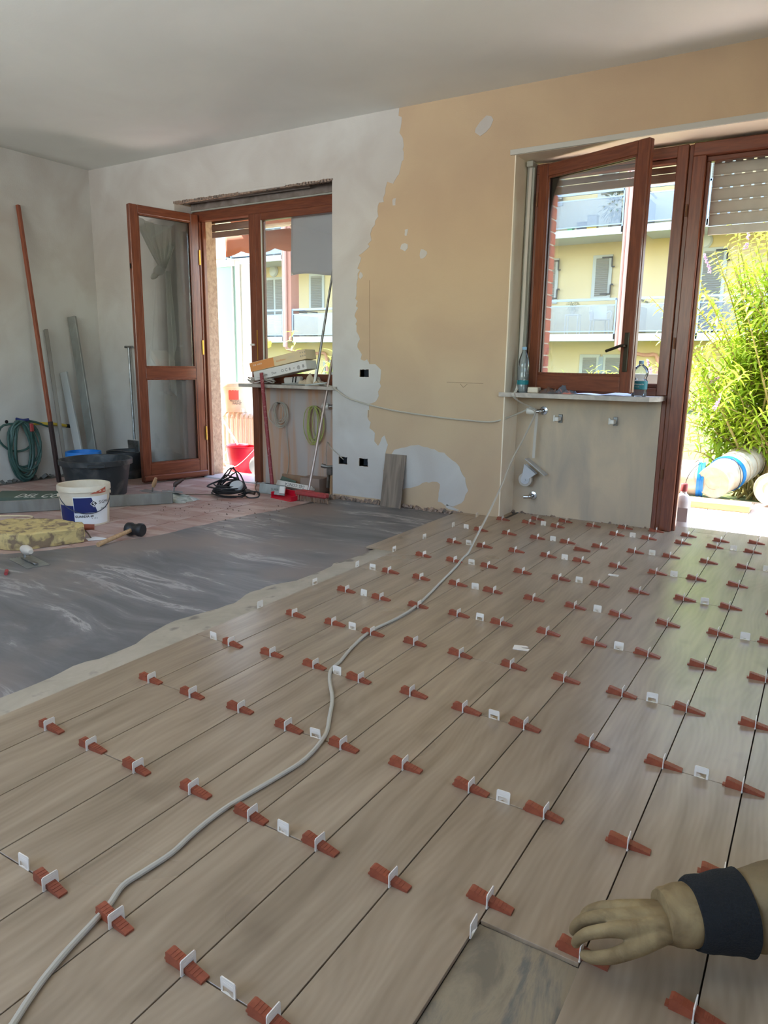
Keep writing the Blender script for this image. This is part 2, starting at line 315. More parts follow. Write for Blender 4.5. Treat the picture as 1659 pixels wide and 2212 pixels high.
def jag(poly, amp, step, seed=0):
    """breaks up an outline into a ragged one"""
    rnd = random.Random(seed); out = []; n = len(poly)
    for i in range(n):
        a = Vector(poly[i]); b = Vector(poly[(i + 1) % n]); k = max(1, int((b - a).length / step))
        for j in range(k):
            p = a.lerp(b, j / k); out.append((p.x + (rnd.random() - .5) * amp, p.y + (rnd.random() - .5) * amp))
    return out
def jag_open(poly, amp, step, seed=0):
    d = jag(poly + [(poly[-1][0] - 1e-4, poly[-1][1])], amp, step, seed); last = max(i for i, p in enumerate(d) if abs(p[0]-poly[-1][0]) < amp and abs(p[1]-poly[-1][1]) < amp*1.2); k = min(i for i, p in enumerate(d) if i > len(poly) and abs(p[0]-poly[-1][0]) < amp and abs(p[1]-poly[-1][1]) < amp); return d[:k]
def flat_poly(mb, poly, to3, n3, t, holes=()):
    """triangulated plate of thickness t from a 2-D outline"""
    from mathutils.geometry import tessellate_polygon
    loops = [list(poly)] + [list(h) for h in holes]; A = []; B = []
    for lp in loops:
        a = [mb.bm.verts.new(to3(p)) for p in lp]; b = [mb.bm.verts.new(Vector(to3(p)) + Vector(n3) * t) for p in lp]; n = len(lp); A += a; B += b
        for i in range(n): mb.bm.faces.new((a[i], a[(i + 1) % n], b[(i + 1) % n], b[i]))
    for t_ in tessellate_polygon([[Vector((p[0], p[1], 0)) for p in lp] for lp in loops]):
        for ring in (A, B):
            try: mb.bm.faces.new([ring[i] for i in t_])
            except ValueError: pass
    return mb
def text_mesh(txt, size, bold=0.0):
    cu = bpy.data.curves.new('t', 'FONT'); cu.body = txt; cu.size = size; cu.offset = bold; cu.resolution_u = 2
    ob = bpy.data.objects.new('t', cu); COL.objects.link(ob); dg = bpy.context.evaluated_depsgraph_get()
    me = bpy.data.meshes.new_from_object(ob.evaluated_get(dg)); bm = bmesh.new(); bm.from_mesh(me)
    bpy.data.objects.remove(ob); bpy.data.curves.remove(cu); bpy.data.meshes.remove(me)
    return bm
def lettering(name, txt, size, ma, parent, place, bold=0.0, world=False):
    """flat print: place(x, y) -> 3-D point"""
    mb = MB(); mb.bm.free(); mb.bm = text_mesh(txt, size, bold)
    if len(mb.bm.verts) == 0: mb.bm.free(); return None
    for v in mb.bm.verts: v.co = Vector(place(v.co.x, v.co.y))
    return mb.fin(name, ma, parent, world)
# ================================================================ SETTING
WY = 2.05; CZ = 2.865; LX = -5.0; RX = 3.2; BY = -4.3
def wallcells(mb, holes, x0, x1, z0, z1, y0, y1):
    xs = sorted({x0, x1, *[h[0] for h in holes], *[h[1] for h in holes]}); zs = sorted({z0, z1, *[h[2] for h in holes], *[h[3] for h in holes]})
    for a, b in zip(xs, xs[1:]):
        for c, d in zip(zs, zs[1:]):
            cx, cz = (a + b) / 2, (c + d) / 2
            if any(h[0] < cx < h[1] and h[2] < cz < h[3] for h in holes): continue
            mb.bx(a, b, y0, y1, c, d)
    return mb
O1 = (-3.87, -2.14, -.2, 2.455); O2 = (-.667, 1.95, -.2, 2.44)
BOXES = [(-1.885, -1.80, .977, 1.035), (-2.085, -2.00, .272, .332), (-1.885, -1.80, .270, .335)]
mb = MB(); wallcells(mb, [O1, O2] + BOXES, LX - .2, RX + .2, -.12, 3.0, WY, WY + .07)
OC = (-3.87, -2.14, -.2, 2.74)
wallcells(mb, [OC, O2], LX - .2, RX + .2, -.12, 3.0, WY + .07, 2.30)
wallcells(mb, [(-3.87, -2.14, -.2, 2.41), O2], LX - .2, RX + .2, -.12, 3.0, 2.30, 2.52)
wall_far = tag(mb.fin('wall_far', m_beige), kind='structure')
# ragged coats of white filler on the beige wall, each a thin skin of plaster
def skim(pts, name, amp=.012, step=.03, t=.002, seed=1, ma=None):
    mb = MB(); flat_poly(mb, jag(pts, amp, step, seed), lambda p: (p[0], WY, p[1]), (0, -1, 0), t); return mb.fin(name, ma or m_white, wall_far)
edge = [(-1.555,2.865),(-1.55,2.76),(-1.545,2.68),(-1.52,2.58),(-1.535,2.50),(-1.555,2.43),(-1.615,2.36),(-1.665,2.37),(-1.675,2.28),(-1.725,2.22),(-1.76,2.10),(-1.79,2.03),(-1.81,1.94),(-1.885,1.88),(-1.90,1.77),(-1.91,1.71),(-1.92,1.45),(-1.91,1.38),(-1.89,1.18),(-1.86,1.12),(-1.78,1.09),(-1.73,1.06),(-1.70,1.03),(-1.69,.93),(-1.715,.83),(-1.745,.78),(-1.79,.755),(-1.82,.71),(-1.81,.655),(-1.775,.59),(-1.745,.53),(-1.72,.46),(-1.66,.53),(-1.63,.48),(-1.625,.40),(-1.64,.30),(-1.65,0.02)]
# one coat: everything left of the ragged edge, round the door opening
mb = MB(); rag = jag_open(edge, .032, .026, 4)
flat_poly(mb, [(LX,.02),(LX,2.865),(-1.56,2.865)] + rag[2:] + [(-1.65,.02),(-2.142,.02),(-2.142,2.455),(-3.868,2.455),(-3.868,.02)], lambda p: (p[0], WY, p[1]), (0,-1,0), .002, [jag([(b_[0],b_[2]),(b_[1],b_[2]),(b_[1],b_[3]),(b_[0],b_[3])], .006, .015, 3+k_) for k_, b_ in enumerate(BOXES)]); mb.fin('white_filler_coat', m_white, wall_far)
skim([(-1.60,.36),(-1.56,.42),(-1.47,.455),(-1.38,.475),(-1.27,.47),(-1.13,.43),(-1.0,.345),(-.94,.26),(-.92,.17),(-.95,.10),(-1.0,.05),(-1.03,.03),(-1.16,.055),(-1.165,.10),(-1.145,.19),(-1.18,.205),(-1.27,.195),(-1.33,.17),(-1.44,.13),(-1.60,.12)], 'white_filler_patch', .014, .03, seed=5)
skim([(-1.1,.02),(-1.0,-.0),(-.985,.012),(-1.09,.045)], 'white_filler_patch', .008, .03, seed=6)
for i, (x, z, w, h) in enumerate([(-.90,2.65,.13,.10),(-1.50,1.92,.06,.05),(-1.34,1.86,.065,.07),(-1.485,2.02,.03,.05),(-1.59,2.24,.03,.05),(-1.88,1.74,.03,.05)]):
    pts = [(x + w/2*math.cos(a)*(1 if i else 1) + (z*0), z + h/2*math.sin(a) + (.4*w/2*math.cos(a) if i == 0 else 0)) for a in [k*2*PI/9 for k in range(9)]]
    skim(pts, 'white_filler_spot', .015, .05, seed=10+i)
for b in BOXES:
    mb = MB(); mb.bx(b[0]-.004, b[1]+.004, WY+.066, WY+.07, b[2]-.004, b[3]+.004); mb.bx(b[0]-.004,b[0],WY+.01,WY+.07,b[2],b[3]); mb.bx(b[1],b[1]+.004,WY+.01,WY+.07,b[2],b[3]); mb.bx(b[0],b[1],WY+.01,WY+.07,b[2]-.004,b[2]); mb.bx(b[0],b[1],WY+.01,WY+.07,b[3],b[3]+.004)
    mb.fin('outlet_box', m_box, wall_far)
mb = MB()
for (a, b) in [((-1.12,.955),(-.83,.952)),((-1.01,.945),(-.985,.92)),((-.985,.92),(-.955,.945)),((-1.80,.78),(-1.795,.665)),((-1.80,1.70),(-1.79,1.05)),((-1.5,.42),(-1.2,.37))]:
    d = Vector((b[0]-a[0],0,b[1]-a[1])); mb.cyl((a[0],WY-.001,a[1]),(b[0],WY-.001,b[1]),.0012,seg=5)
mb.fin('pencil_mark', mat('pencil', S(140,116,94),.9), wall_far)
# crumbled strip of mortar and plaster along the foot of the wall
def crumbs(name, x0, x1, y, z, n, parent, seed, ma, s0=.006, s1=.022, axis='x'):
    rnd = random.Random(seed); mb = MB()
    for k in range(n):
        u = x0 + (x1-x0)*rnd.random(); r = s0 + (s1-s0)*rnd.random()**2
        c = (u, y - rnd.random()*.03, z + r*.4) if axis == 'x' else (y + rnd.random()*.03, u, z + r*.4)
        mb.box(c, (r*(1+rnd.random()*2), r*1.2, r*(.6+rnd.random()*1.6)), rot(rnd.random(), rnd.random(), rnd.random()*3))
    return tag(mb.fin(name, ma, parent), kind='stuff')
crumbs('crumbled_plaster', -2.13, -.95, WY-.004, -.02, 260, wall_far, 3, m_rough)
crumbs('crumbled_plaster', -1.0, .4, 2.30, -.006, 90, wall_far, 4, m_rough, .004, .012)
crumbs('crumbled_plaster', -1.6, 1.95, LX+.002, -.02, 160, wall_far, 5, mat('grey_crumbs', S(120,120,116), .95), .006, .03, 'y')
# inner faces of the two openings
mb = MB(); mb.bx(-.669,-.661,WY-.002,2.30,0,2.44); mb.fin('reveal_skin', m_reveal, wall_far)
mb = MB(); mb.bx(-.661,1.95,WY+.0,2.33,2.436,2.444); mb.fin('reveal_skin', m_reveal, wall_far)
mb = MB(); mb.bx(-2.147,-2.139,WY,2.30,-.02,2.45); mb.fin('reveal_skin', m_white, wall_far)
mb = MB(); mb.bx(-3.872,-3.864,WY,2.26,-.02,2.45); mb.fin('reveal_skin', m_white, wall_far)
# torn plaster and open shutter box above the left door
mb = MB(); rnd = random.Random(5)
for k in range(60):
    x = -3.87 + 1.73*k/60; mb.box((x+.015, WY+.012, 2.452), (.034, .03, .012+.012*rnd.random()), rot(0, rnd.random()*.3-.15, 0))
mb.fin('broken_lintel_edge', m_rough, wall_far)
mb = MB(); mb.cyl((-3.86,2.215,2.64),(-2.15,2.215,2.64),.075,None,18); mb.fin('shutter_roll', m_rollwood, wall_far)
mb = MB(); mb.box((-3.15,2.135,2.50), (1.40,.012,.11), rot(.5,0,.02)); mb.bx(-3.86,-2.15,2.245,2.26,2.418,2.50); mb.fin('cavity_board', mat('grey_old_board', S(150,140,134), .9, col2=S(120,108,100), scale=9), wall_far)
mb = MB(); mb.bx(-3.86,-2.15,2.12,2.125,2.46,2.74); mb.bx(-3.86,-2.15,2.296,2.30,2.42,2.74); mb.bx(-3.86,-2.15,2.12,2.30,2.735,2.74); mb.fin('cavity_lining', mat('dark_grey_plaster', S(92,84,80), .95), wall_far)  # cavity faces lined in an even dark grey
mb = MB(); mb.bx(-3.10,-2.60,WY-.006,WY+.03,2.452,2.476,.004); mb.fin('filler_lump', m_white, wall_far)
tag(MB().bx(LX-.2, LX, BY, WY+.3, -.12, 3.0).fin('wall_left', m_left), kind='structure')
mb = MB(); wallcells(mb, [(-3.4,.6,1.25,2.45)], LX-.2, RX+.2, -.12, 3.0, BY-.2, BY); tag(mb.fin('wall_rear', m_white), kind='structure')  # unseen opening, added for the rear fill light
mb = MB()
for y0_, y1_, z0_, z1_ in ((BY,-2.6,-.12,3.0),(-.6,WY+.3,-.12,3.0),(-2.6,-.6,-.12,1.25),(-2.6,-.6,2.45,3.0)): mb.bx(RX, RX+.2, y0_, y1_, z0_, z1_)  # leaves an unseen opening, added for the side fill light
tag(mb.fin('wall_right', m_white), kind='structure')
mb = MB(); mb.grid(lambda u, v: (LX-.2+(RX-LX+.4)*u, BY-.2+(WY+.6-BY+.2)*v, CZ + .006*math.sin(u*9+v*5)), 24, 18)
tag(mb.fin('ceiling', m_ceil, solid=.02, smooth=True), kind='structure')
mb = MB(); mb.bx(LX-.3, RX+.3, BY-.3, 2.52, 3.0, 3.3); mb.bx(LX-.3, RX+.3, 2.40, 2.52, 3.3, 6.5); tag(mb.fin('wall_upper', m_beige), kind='structure')   # floor slab and storey above
tag(MB().bx(-.70, 1.98, WY-.014, WY, 2.437, 2.470, .002).fin('trim_1', mat('grey_white_trim', S(196,194,186), .6)), kind='structure')
# ---- floor: old screed, terracotta tiles, grey adhesive coat, new planks
mb = MB(); mb.bx(LX-.2, RX+.2, BY-.2, 2.52, -.12, -.026); floor = tag(mb.fin('floor', m_slabc), kind='structure')
ts = .335
tb = MB(); tb.box((0,0,0), (ts-.006, ts-.006, .008), None, .0015); me_t = None
nx = 0
for i in range(-15, -5):
    for j in range(-4, 7):
        x, y = i*ts - .02, j*ts + .03
        if y > WY - .05 and not (-3.87 < x < -2.3): continue
        if x < LX + .1 or y > 2.2 or (y < -.7 and x > -2.9): continue
        if x + .17 > -1.95: continue
        if me_t is None: o = tb.fin('terracotta_tile', m_tile, floor); me_t = o.data
        else: o = bpy.data.objects.new('terracotta_tile', me_t); link(o, floor)
        o.location = (x, y, -.024 + random.uniform(-.0006, .0006))
mb = MB(); ed = [(-2.66,-.5),(-2.41,-.07),(-2.30,.29),(-2.27,.98),(-2.16,1.58),(-2.09,1.98),(-2.09,2.045)]
flat_poly(mb, jag([(-.79,2.045),(-.79,BY)] + [(LX,BY),(LX,-1.0),(-3.4,-.9)] + ed, .03, .08, 2), lambda p: (p[0], p[1], -.021), (0,0,1), .004); mb.fin('adhesive_coat', m_adh, floor)
# feathered mortar along the open plank edge
def me_edge(y):
    return -.97 + .035*math.sin(y*3.1) + .025*math.sin(y*11) - (.09 if y > .75 else 0)*0
mb = MB(); N = 90; rows = []
for k in range(N+1):
    y = -4.0 + (0.80+4.0)*k/N; xe = me_edge(y) + random.uniform(-.012,.012) - (.05*max(0, y-.2))
    rows.append([mb.bm.verts.new(p) for p in ((-.800,y,-.0015),(-.86,y,-.003+.002*random.random()),(-.93,y,-.008+.002*random.random()),(xe,y,-.0168))])
for a, b in zip(rows, rows[1:]):
    for q in range(3): mb.bm.faces.new((a[q], a[q+1], b[q+1], b[q]))
mb.fin('mortar_edge', m_apronm, floor, smooth=True)
W_, S_ = .2, .3932; G = .0016
pl_mesh = {}
def plank(x0, x1, y0, y1):
    key = (round(x1-x0,3), round(y1-y0,3))
    if key not in pl_mesh:
        mb = MB(); mb.box((0,0,0), (x1-x0-2*G, y1-y0-2*G, .010), None, .0006); o = mb.fin('plank', m_plank, floor); pl_mesh[key] = o.data
    else: o = bpy.data.objects.new('plank', pl_mesh[key]); link(o, floor)
    o.location = ((x0+x1)/2, (y0+y1)/2, -.005 + random.uniform(-.0003,.0003)); return o
for k in range(-5, 12):
    js = [j for j in range(-13, 9) if (j + k) % 3 == 0]
    yend = 2.045 if k <= -4 else (2.30 if k < 2 else 2.495)
    for j in js:
        y0, y1 = j*S_, (j+3)*S_
        if k == -5 and j < 2: continue
        if k == 4 and j == -7: continue            # the tile not yet laid
        if y0 >= yend or y1 < BY: continue
        y1 = min(y1, yend)
        if k == -4 and y1 > 2.04: y1 = 2.045
        plank(k*W_, (k+1)*W_, y0, y1)
mb = MB(); mb.grid(lambda u, v: (.80+.2*u, -7*S_+3*S_*v, -.0085+.0022*noise.noise((u*9, v*6, 1.3))), 16, 60); mb.fin('adhesive_bed', m_fresh, floor, smooth=True)
# ---- apron walls below the two windows
mb = MB(); mb.bx(-3.16,-2.14,2.30,2.52,-.02,.865); tag(mb.fin('wall_niche_left', m_apron1), kind='structure')
mb = MB(); mb.bx(-.667,.34,2.30,2.42,-.0,.865); tag(mb.fin('wall_niche_right', m_apron), kind='structure')
tag(MB().bx(-3.14,-2.10,2.025,2.33,.866,.894,.003).fin('sill_left', m_marble), kind='structure')
mb = MB(); mb.prism([(-.70,2.028),(.315,2.028),(.36,2.10),(.36,2.33),(-.70+.04,2.33),(-.70+.04,2.05),(-.70,2.05)], .030, None, (0,0,.866)); tag(mb.fin('sill_right', m_marble), kind='structure')
mb = MB(); mb.bx(-3.80,-3.10,2.22,2.60,-.05,-.012,.003); tag(mb.fin('door_sill_left', mat('threshold_marble', S(214,216,220), .3)), kind='structure')
# ---- left window: frame, mullion, fixed sash
YF = 2.27
win1 = thing('window_1', None, None, (-3.0, YF, 0)); win1['kind'] = 'structure'
def fr(name, boxes, ma, parent, bev=.004):
    mb = MB()
    for b in boxes: mb.bx(*b, bev)
    return mb.fin(name, ma, parent, True)
fr('frame_post', [(-3.87,-3.795,YF,YF+.07,-.012,2.325),(-3.795,-3.775,YF+.03,YF+.069,-.012,2.325)], m_wood, win1)
fr('frame_head', [(-3.87,-2.14,YF,YF+.07,2.325,2.41)], m_woodh, win1)
fr('head_strip', [(-3.87,-2.14,YF-.02,YF,2.405,2.418)], m_shutf, win1, .002)
fr('mullion', [(-3.19,-3.115,YF-.01,YF+.07,-.012,2.33)], m_wood, win1)
s = MB(); s.bx(-3.115,-3.045,YF-.012,YF+.05,.895,2.33,.005); s.bx(-2.2,-2.13,YF-.012,YF+.05,.895,2.33,.005); fs = s.fin('sash_stile', m_wood, win1, True)
fr('sash_rail', [(-3.045,-2.2,YF-.011,YF+.049,2.27,2.33),(-3.045,-2.2,YF-.011,YF+.049,.895,.985)], m_woodh, win1)
fr('glass_pane', [(-3.06,-2.18,YF+.018,YF+.022,.97,2.28)], m_glass, win1, 0)
fr('weather_strip', [(-3.048,-3.042,YF-.014,YF+.0,.985,2.27)], m_whitepl, win1, 0)
mb = MB(); mb.cyl((-3.152,YF-.012,1.23),(-3.152,YF-.05,1.23),.011); mb.cyl((-3.165,YF-.045,1.23),(-3.12,YF-.045,1.23),.008); mb.fin('handle_knob', m_whitepl, win1, True)
fr('lock_plate', [(-3.116,-3.109,YF-.016,YF-.006,1.10,1.36)], m_brass, win1, 0)
# roller shutter, almost fully up, over the left door
def roller(label, x0, x1, z0, z1, y, step, ma, holes=True, barma=None, name='roller_shutter'):
    t = thing(name, label, 'roller shutter', ((x0+x1)/2, y, z0))
    z = z0 + .055; first = None
    fr('bottom_bar', [(x0,x1,y-.007,y+.007,z0,z0+.05)], barma or ma, t, .002)
    while z < z1 - .01:
        if first is None:
            mb = MB(); 
            def prof(u, v): a = v*PI; return (x0+(x1-x0)*u, y - .006*math.sin(a) , z0+.055 + (step-.008)*v)
            mb.grid(prof, 1, 6); first = mb.fin('slat', ma, t, True, smooth=True, solid=.004); first.location = (0,0,0); o = first
        else: o = first.copy(); COL.objects.link(o)
        o.location = (0,0,z - z0 - .055)
        if holes:
            mb = MB(); x = x0 + .05; n = int((x1-x0)/.058); w = (x1-x0)/n
            for k in range(n): mb.bx(x0+k*w, x0+(k+1)*w-.016, y-.001, y+.001, z+step-.0085, z+step+.0005)
            mb.fin('slat_link', ma, t, True)
        z += step
    return t
roller('wooden-looking roller shutter rolled almost fully up over the left door', -3.775,-3.19,2.20,2.34,2.42,.07,m_rollwood,False)
roller('grey plastic roller shutter pulled down over the top of the right door', .505,1.92,1.90,2.43,2.40,.0745,m_shutter,True)
roller('roller shutter rolled up behind the head of the right window', -.56,.36,2.245,2.44,2.42,.045,m_rollwood,False, name='roller_shutter')
# ---- right window and door frame
YG = 2.28
win2 = thing('window_2', None, None, (-.1, YG, 0)); win2['kind'] = 'structure'
fr('frame_post', [(-.60,-.53,YG,YG+.07,.895,2.355)], m_wood, win2)
fr('frame_head', [(-.60,.372,YG,YG+.07,2.355,2.42),(-.53,.305,YG+.02,YG+.068,2.33,2.355)], m_woodh, win2)
fr('frame_bottom', [(-.53,.305,YG,YG+.069,.895,.945),(-.53,.305,YG+.02,YG+.068,.945,.975)], m_woodh, win2)
fr('mullion', [(.305,.372,YG-.01,YG+.08,.90,2.419),(.372,.40,YG+.01,YG+.079,-.0,2.419),(.340,.372,YG+.02,YG+.14,-.0,.90)], m_wood, win2)
fr('jamb_strip', [(-.655,-.602,2.245,YG+.03,.895,2.43)], m_shutf, win2)
door2 = thing('door_2', None, None, (1.2, YG, 0)); door2['kind'] = 'structure'
fr('frame_post', [(.400,.475,YG-.014,YG+.08,0,2.345),(.475,.495,YG+.03,YG+.078,0,2.315),(.455,.475,YG+.08,YG+.14,0,2.42)], m_wood, door2)
fr('frame_head', [(.400,1.95,YG-.014,YG+.08,2.345,2.42),(.475,1.88,YG+.03,YG+.078,2.315,2.345)], m_woodh, door2)
fr('frame_post', [(1.88,1.95,YG-.014,YG+.08,0,2.345)], m_wood, door2)
for zz in (2.0, 1.2, .35):
    mb = MB(); mb.cyl((.39,YG-.02,zz),(.39,YG-.02,zz+.07),.006); mb.fin('hinge', mat('old_hinge', S(120,84,60), .5, .5), door2, True)
# open sash of the right window, swung into the room
def leaf(root, width, z0, z1, glasses, st=.075, th=.05, back=0.0, wood=None, name_rail='rail'):
    """leaf in local coordinates: x from hinge to free edge, y thickness"""
    w1, w2 = m_wood, m_woodh
    MB().bx(0, st, -th/2, th/2, z0, z1, .005).fin('stile', w1, root); MB().bx(width-st, width, -th/2, th/2, z0, z1, .005).fin('stile', w1, root)
    zs = [z0] + [v for g in glasses for v in g] + [z1]
    for a, b in zip(zs[0::2], zs[1::2]): MB().bx(st, width-st, -th/2+.002, th/2-.002, a, b, .005).fin(name_rail, w2, root)
    for a, b in glasses:
        MB().bx(st-.004, width-st+.004, -.003, .003, a-.004, b+.004).fin('glass_pane', m_glassd, root)
        mb = MB()
        for s_ in (-1, 1):
            y = s_*(th/2-.012)
            mb.bx(st, st+.012, y-.006, y+.006, a, b); mb.bx(width-st-.012, width-st, y-.006, y+.006, a, b); mb.bx(st, width-st, y-.006, y+.006, a, a+.012); mb.bx(st, width-st, y-.006, y+.006, b-.012, b)
        mb.fin('glazing_bead', w1, root)
h2 = Vector((-.56, 2.262, 0)); f2 = Vector((.218, 1.964, 0)); d2 = f2 - h2
sash = thing('window_sash', 'open brown wooden casement sash swung inwards over the right windowsill', 'window sash', (h2.x, h2.y, .92), math.atan2(d2.y, d2.x))
leaf(sash, d2.length, 0, 1.48, [(.105, 1.40)], .078, .052)
mb = MB(); mb.bx(.0,.004,0,0,0,0) if False else None
L2 = d2.length
MB().bx(L2-.062, L2-.028, -.034, -.026, .13, .37, .003).fin('handle_plate', mat('dark_bronze', S(76,70,58), .35, .8), sash)
mb = MB(); mb.tube([(L2-.045,-.03,.29),(L2-.045,-.065,.29),(L2-.06,-.075,.288),(L2-.115,-.07,.272),(L2-.165,-.066,.258)], .009, 8); mb.fin('handle', MATS['dark_bronze'], sash, smooth=True)
for zz in (.22, 1.22):
    MB().cyl((0,-.03,zz),(0,-.03,zz+.09),.006).fin('hinge', MATS['old_hinge'], sash)
MB().bx(L2-.001, L2+.004, -.008, .016, .004, 1.476, .002).fin('rebate_lip', m_wood, sash)
# open leaf of the left door
h1 = Vector((-3.80, 2.25, 0)); f1 = Vector((-3.955, 1.615, 0)); d1 = f1 - h1
dl = thing('door_leaf', 'open glazed wooden door leaf with knotted curtain, left of the doorway', 'door', (h1.x, h1.y, -.008), math.atan2(d1.y, d1.x))
L1 = d1.length
leaf(dl, L1, 0, 2.385, [(.165, .93), (1.03, 2.315)], .075, .052)
MB().box((L1/2, .035, .035), (L1, .03, .05), None, .008).fin('drip_rail', m_woodh, dl)
for zz in (.35, 1.15, 1.95): MB().cyl((.0, .034, zz), (.0, .034, zz+.13), .008).fin('hinge', m_brass, dl)
MB().cyl((L1+.004,.005,1.86),(L1+.004,.005,1.90),.006).fin('lock_catch', m_dark, dl)
# curtain: a fan gathered into a knot, then a hanging tail, on the far face of the leaf
kx, kz = .315, 1.90
def curt(u, v):
    fold = .020*math.sin(u*34) + .010*math.sin(u*71+1)
    t = min(1, v*1.02); s_ = t**1.25
    x = (.085 + (L1-.17)*u)*(1-s_) + (kx + .03*(u-.5))*s_
    z = 2.31 - .42*t - .05*math.sin(u*PI)*(1-t)
    return (x, -.05 - fold*(.5+.5*t) - .02*t, z)
mb = MB(); mb.grid(curt, 60, 20)
mb.ball((kx+.03, -.085, 1.88), .055, (1.1, .7, .8), rot(0,.5,0)); mb.ball((kx+.075, -.09, 1.83), .035, (1.3,.8,.7), rot(0,.6,0))
def tail(u, v):
    w = .03 + .10*v; fold = .022*math.sin(u*16+v*2)
    return (kx - .05 + (u-.5)*w*1.3 + .02*v - .05*v, -.075 - fold, 1.88 - 1.10*v - .05*math.sin(u*5)*v)
mb.grid(tail, 26, 16)
cu = mb.fin('curtain', m_curtain, dl, smooth=True, solid=.002)
# ================================================================ TILE LEVELLING CLIPS AND WEDGES
ORD = ['', 'first', 'second', 'third', 'fourth', 'fifth', 'sixth', 'seventh', 'eighth', 'ninth', 'tenth', 'eleventh', 'twelfth', 'thirteenth']
def wedge_mb():
    mb = MB()
    mb.prism([(-.046,.0),(-.046,.0205),(-.041,.0225),(.047,.0045),(.047,.0)], .020, rot(PI/2,0,0), (0,.010,.0003))
    for k in range(9): mb.box((-.033+.008*k, 0, .0213-.00163*k), (.0022,.019,.0014), rot(0,.203,0))
    mb.box((-.049,0,.0025), (.008,.014,.004))
    return mb
def clip_mb():
    mb = MB()
    poly = [(-.018,0),(-.0125,0),(-.0125,.0145),(.0125,.0145),(.0125,0),(.018,0),(.018,.029),(.0155,.032),(-.0155,.032),(-.018,.029)]
    a = [mb.bm.verts.new((-.0011, y, z)) for y, z in poly]; b = [mb.bm.verts.new((.0011, y, z)) for y, z in poly]; n = len(poly)
    f = [mb.bm.faces.new(a), mb.bm.faces.new(b[::-1])]
    for i in range(n): mb.bm.faces.new((a[i], a[(i+1)%n], b[(i+1)%n], b[i]))
    bmesh.ops.triangulate(mb.bm, faces=f)
    mb.box((0,0,.0225), (.0030,.024,.0016)); mb.box((0,0,.0265), (.0030,.024,.0012)); mb.box((0,0,.001), (.0040,.034,.002))
    return mb
proto = thing('tile_leveller', 'x', 'tile leveller'); wedge_mb().fin('wedge', m_wedge, proto); clip_mb().fin('clip', m_clip, proto)
wproto = clip_mb().fin('tile_clip', m_clip); tag(wproto, 'x', 'tile clip')
lev = {}
for j in range(-4, 5+1):
    lev[j] = [i for i in range(-3, 7)]
lev[5] = [-3,-2,-1,1,2,3,4,5,6]; lev[-4] = [-3,-2,-1,0,1,2,3,4,5,6]; lev[-5] = [0,1,2,3]
lev[6] = [-2,-1,0,1,2,3,4,5]
wallj = {-2:5.39,-1:5.5,0:5.43,1:5.57,2:5.62,3:5.59,4:5.52,5:5.67}
seen = [i for i in lev[-4]]
used = False
rowname = {j: ORD[7-j] for j in range(-5, 7)}
for j in sorted(lev, reverse=True):
    for n_, i in enumerate(sorted(lev[j])):
        jj = wallj[i] if j == 6 else j
        if (i, j) == (4, -4): jj = -3.86
        if (i, j) == (5, -4): jj = -3.93
        o = proto if not used else copy_tree(proto); used = True
        o.location = (i*W_ + random.uniform(-.002,.002), jj*S_ + random.uniform(-.006,.006), 0.0); o.rotation_euler = (0, 0, random.uniform(-.06,.06))
        o['label'] = 'red levelling wedge through white clip, %s from left in %s row from window wall' % (ORD[n_+1], rowname[j]); o['group'] = 'levelling wedges on the new floor'
        for c in o.children:
            if c.name.startswith('wedge'): c.location.x = random.uniform(-.009,.009); c.location.z = 0
whites = {}
for k in range(-4, 7):
    for j in range(-5, 6):
        if (j + k) % 3 == 0: whites.setdefault(j, []).append(k)
skip = {(-2,-4),(-3,-3),(1,-1),(0,-6),(-4,-5),(4,-4),(5,-5)}
usedw = False
def white(x, y, rz, label, group='white tile clips without wedges', tilt=0.0):
    global usedw
    o = wproto if not usedw else wproto.copy()
    if usedw: COL.objects.link(o)
    usedw = True; o.location = (x, y, -.001); o.rotation_euler = (0, tilt, rz); o['label'] = label; o['group'] = group; return o
for j in sorted(whites, reverse=True):
    ks = [k for k in sorted(whites[j]) if (k, j) not in skip and not (j <= -4 and k > 3)]
    for n_, k in enumerate(ks):
        dx = {3: .44, 4: .46}.get(k, .49)
        white((k+dx)*W_, j*S_, PI/2 + random.uniform(-.1,.1), 'white clip without wedge on short joint, %s from left, %s row from window wall' % (ORD[n_+1], rowname[j]), tilt=random.uniform(-.12,.12))
for n_, j in enumerate([5, 4, 2.96, 2.0, 1.02, .02, -.99]):
    white(-4*W_ - .001, j*S_ + random.uniform(-.01,.01), random.uniform(-.1,.1), 'white clip standing on left plank edge, %s from window wall' % ORD[n_+1], 'white clips along the plank edge')
white(4*W_+.002, -4.0*S_-.035, .05, 'white clip without wedge standing at corner of missing tile', 'white clips along the plank edge')
lw = wedge_mb().fin('levelling_wedge', m_wedge); lw.location = (.127, 1.432, 0); lw.rotation_euler = (0,0,.15); tag(lw, 'loose red levelling wedge without clip lying on plank', 'wedge')
bc = MB(); bc.prism([(-.03,-.02),(.03,-.025),(.034,-.01),(.004,-.002),(.0,.006),(.028,.012),(.02,.022),(-.026,.02)], .003); bc = bc.fin('broken_clip', m_clip); bc.location = (.361,-.198,0.0); bc.rotation_euler = (0,0,.3); tag(bc, 'broken white clip top lying flat in middle of the planks', 'tile clip')
bc = MB(); bc.prism([(-.026,-.013),(.026,-.013),(.026,-.006),(-.012,-.006),(-.012,.006),(.026,.006),(.026,.013),(-.026,.013)], .003); bc = bc.fin('broken_clip', m_clip); bc.location = (.414,1.017,0.0); bc.rotation_euler = (0,0,.1); tag(bc, 'white clip snapped off and lying flat nearer the right window', 'tile clip')

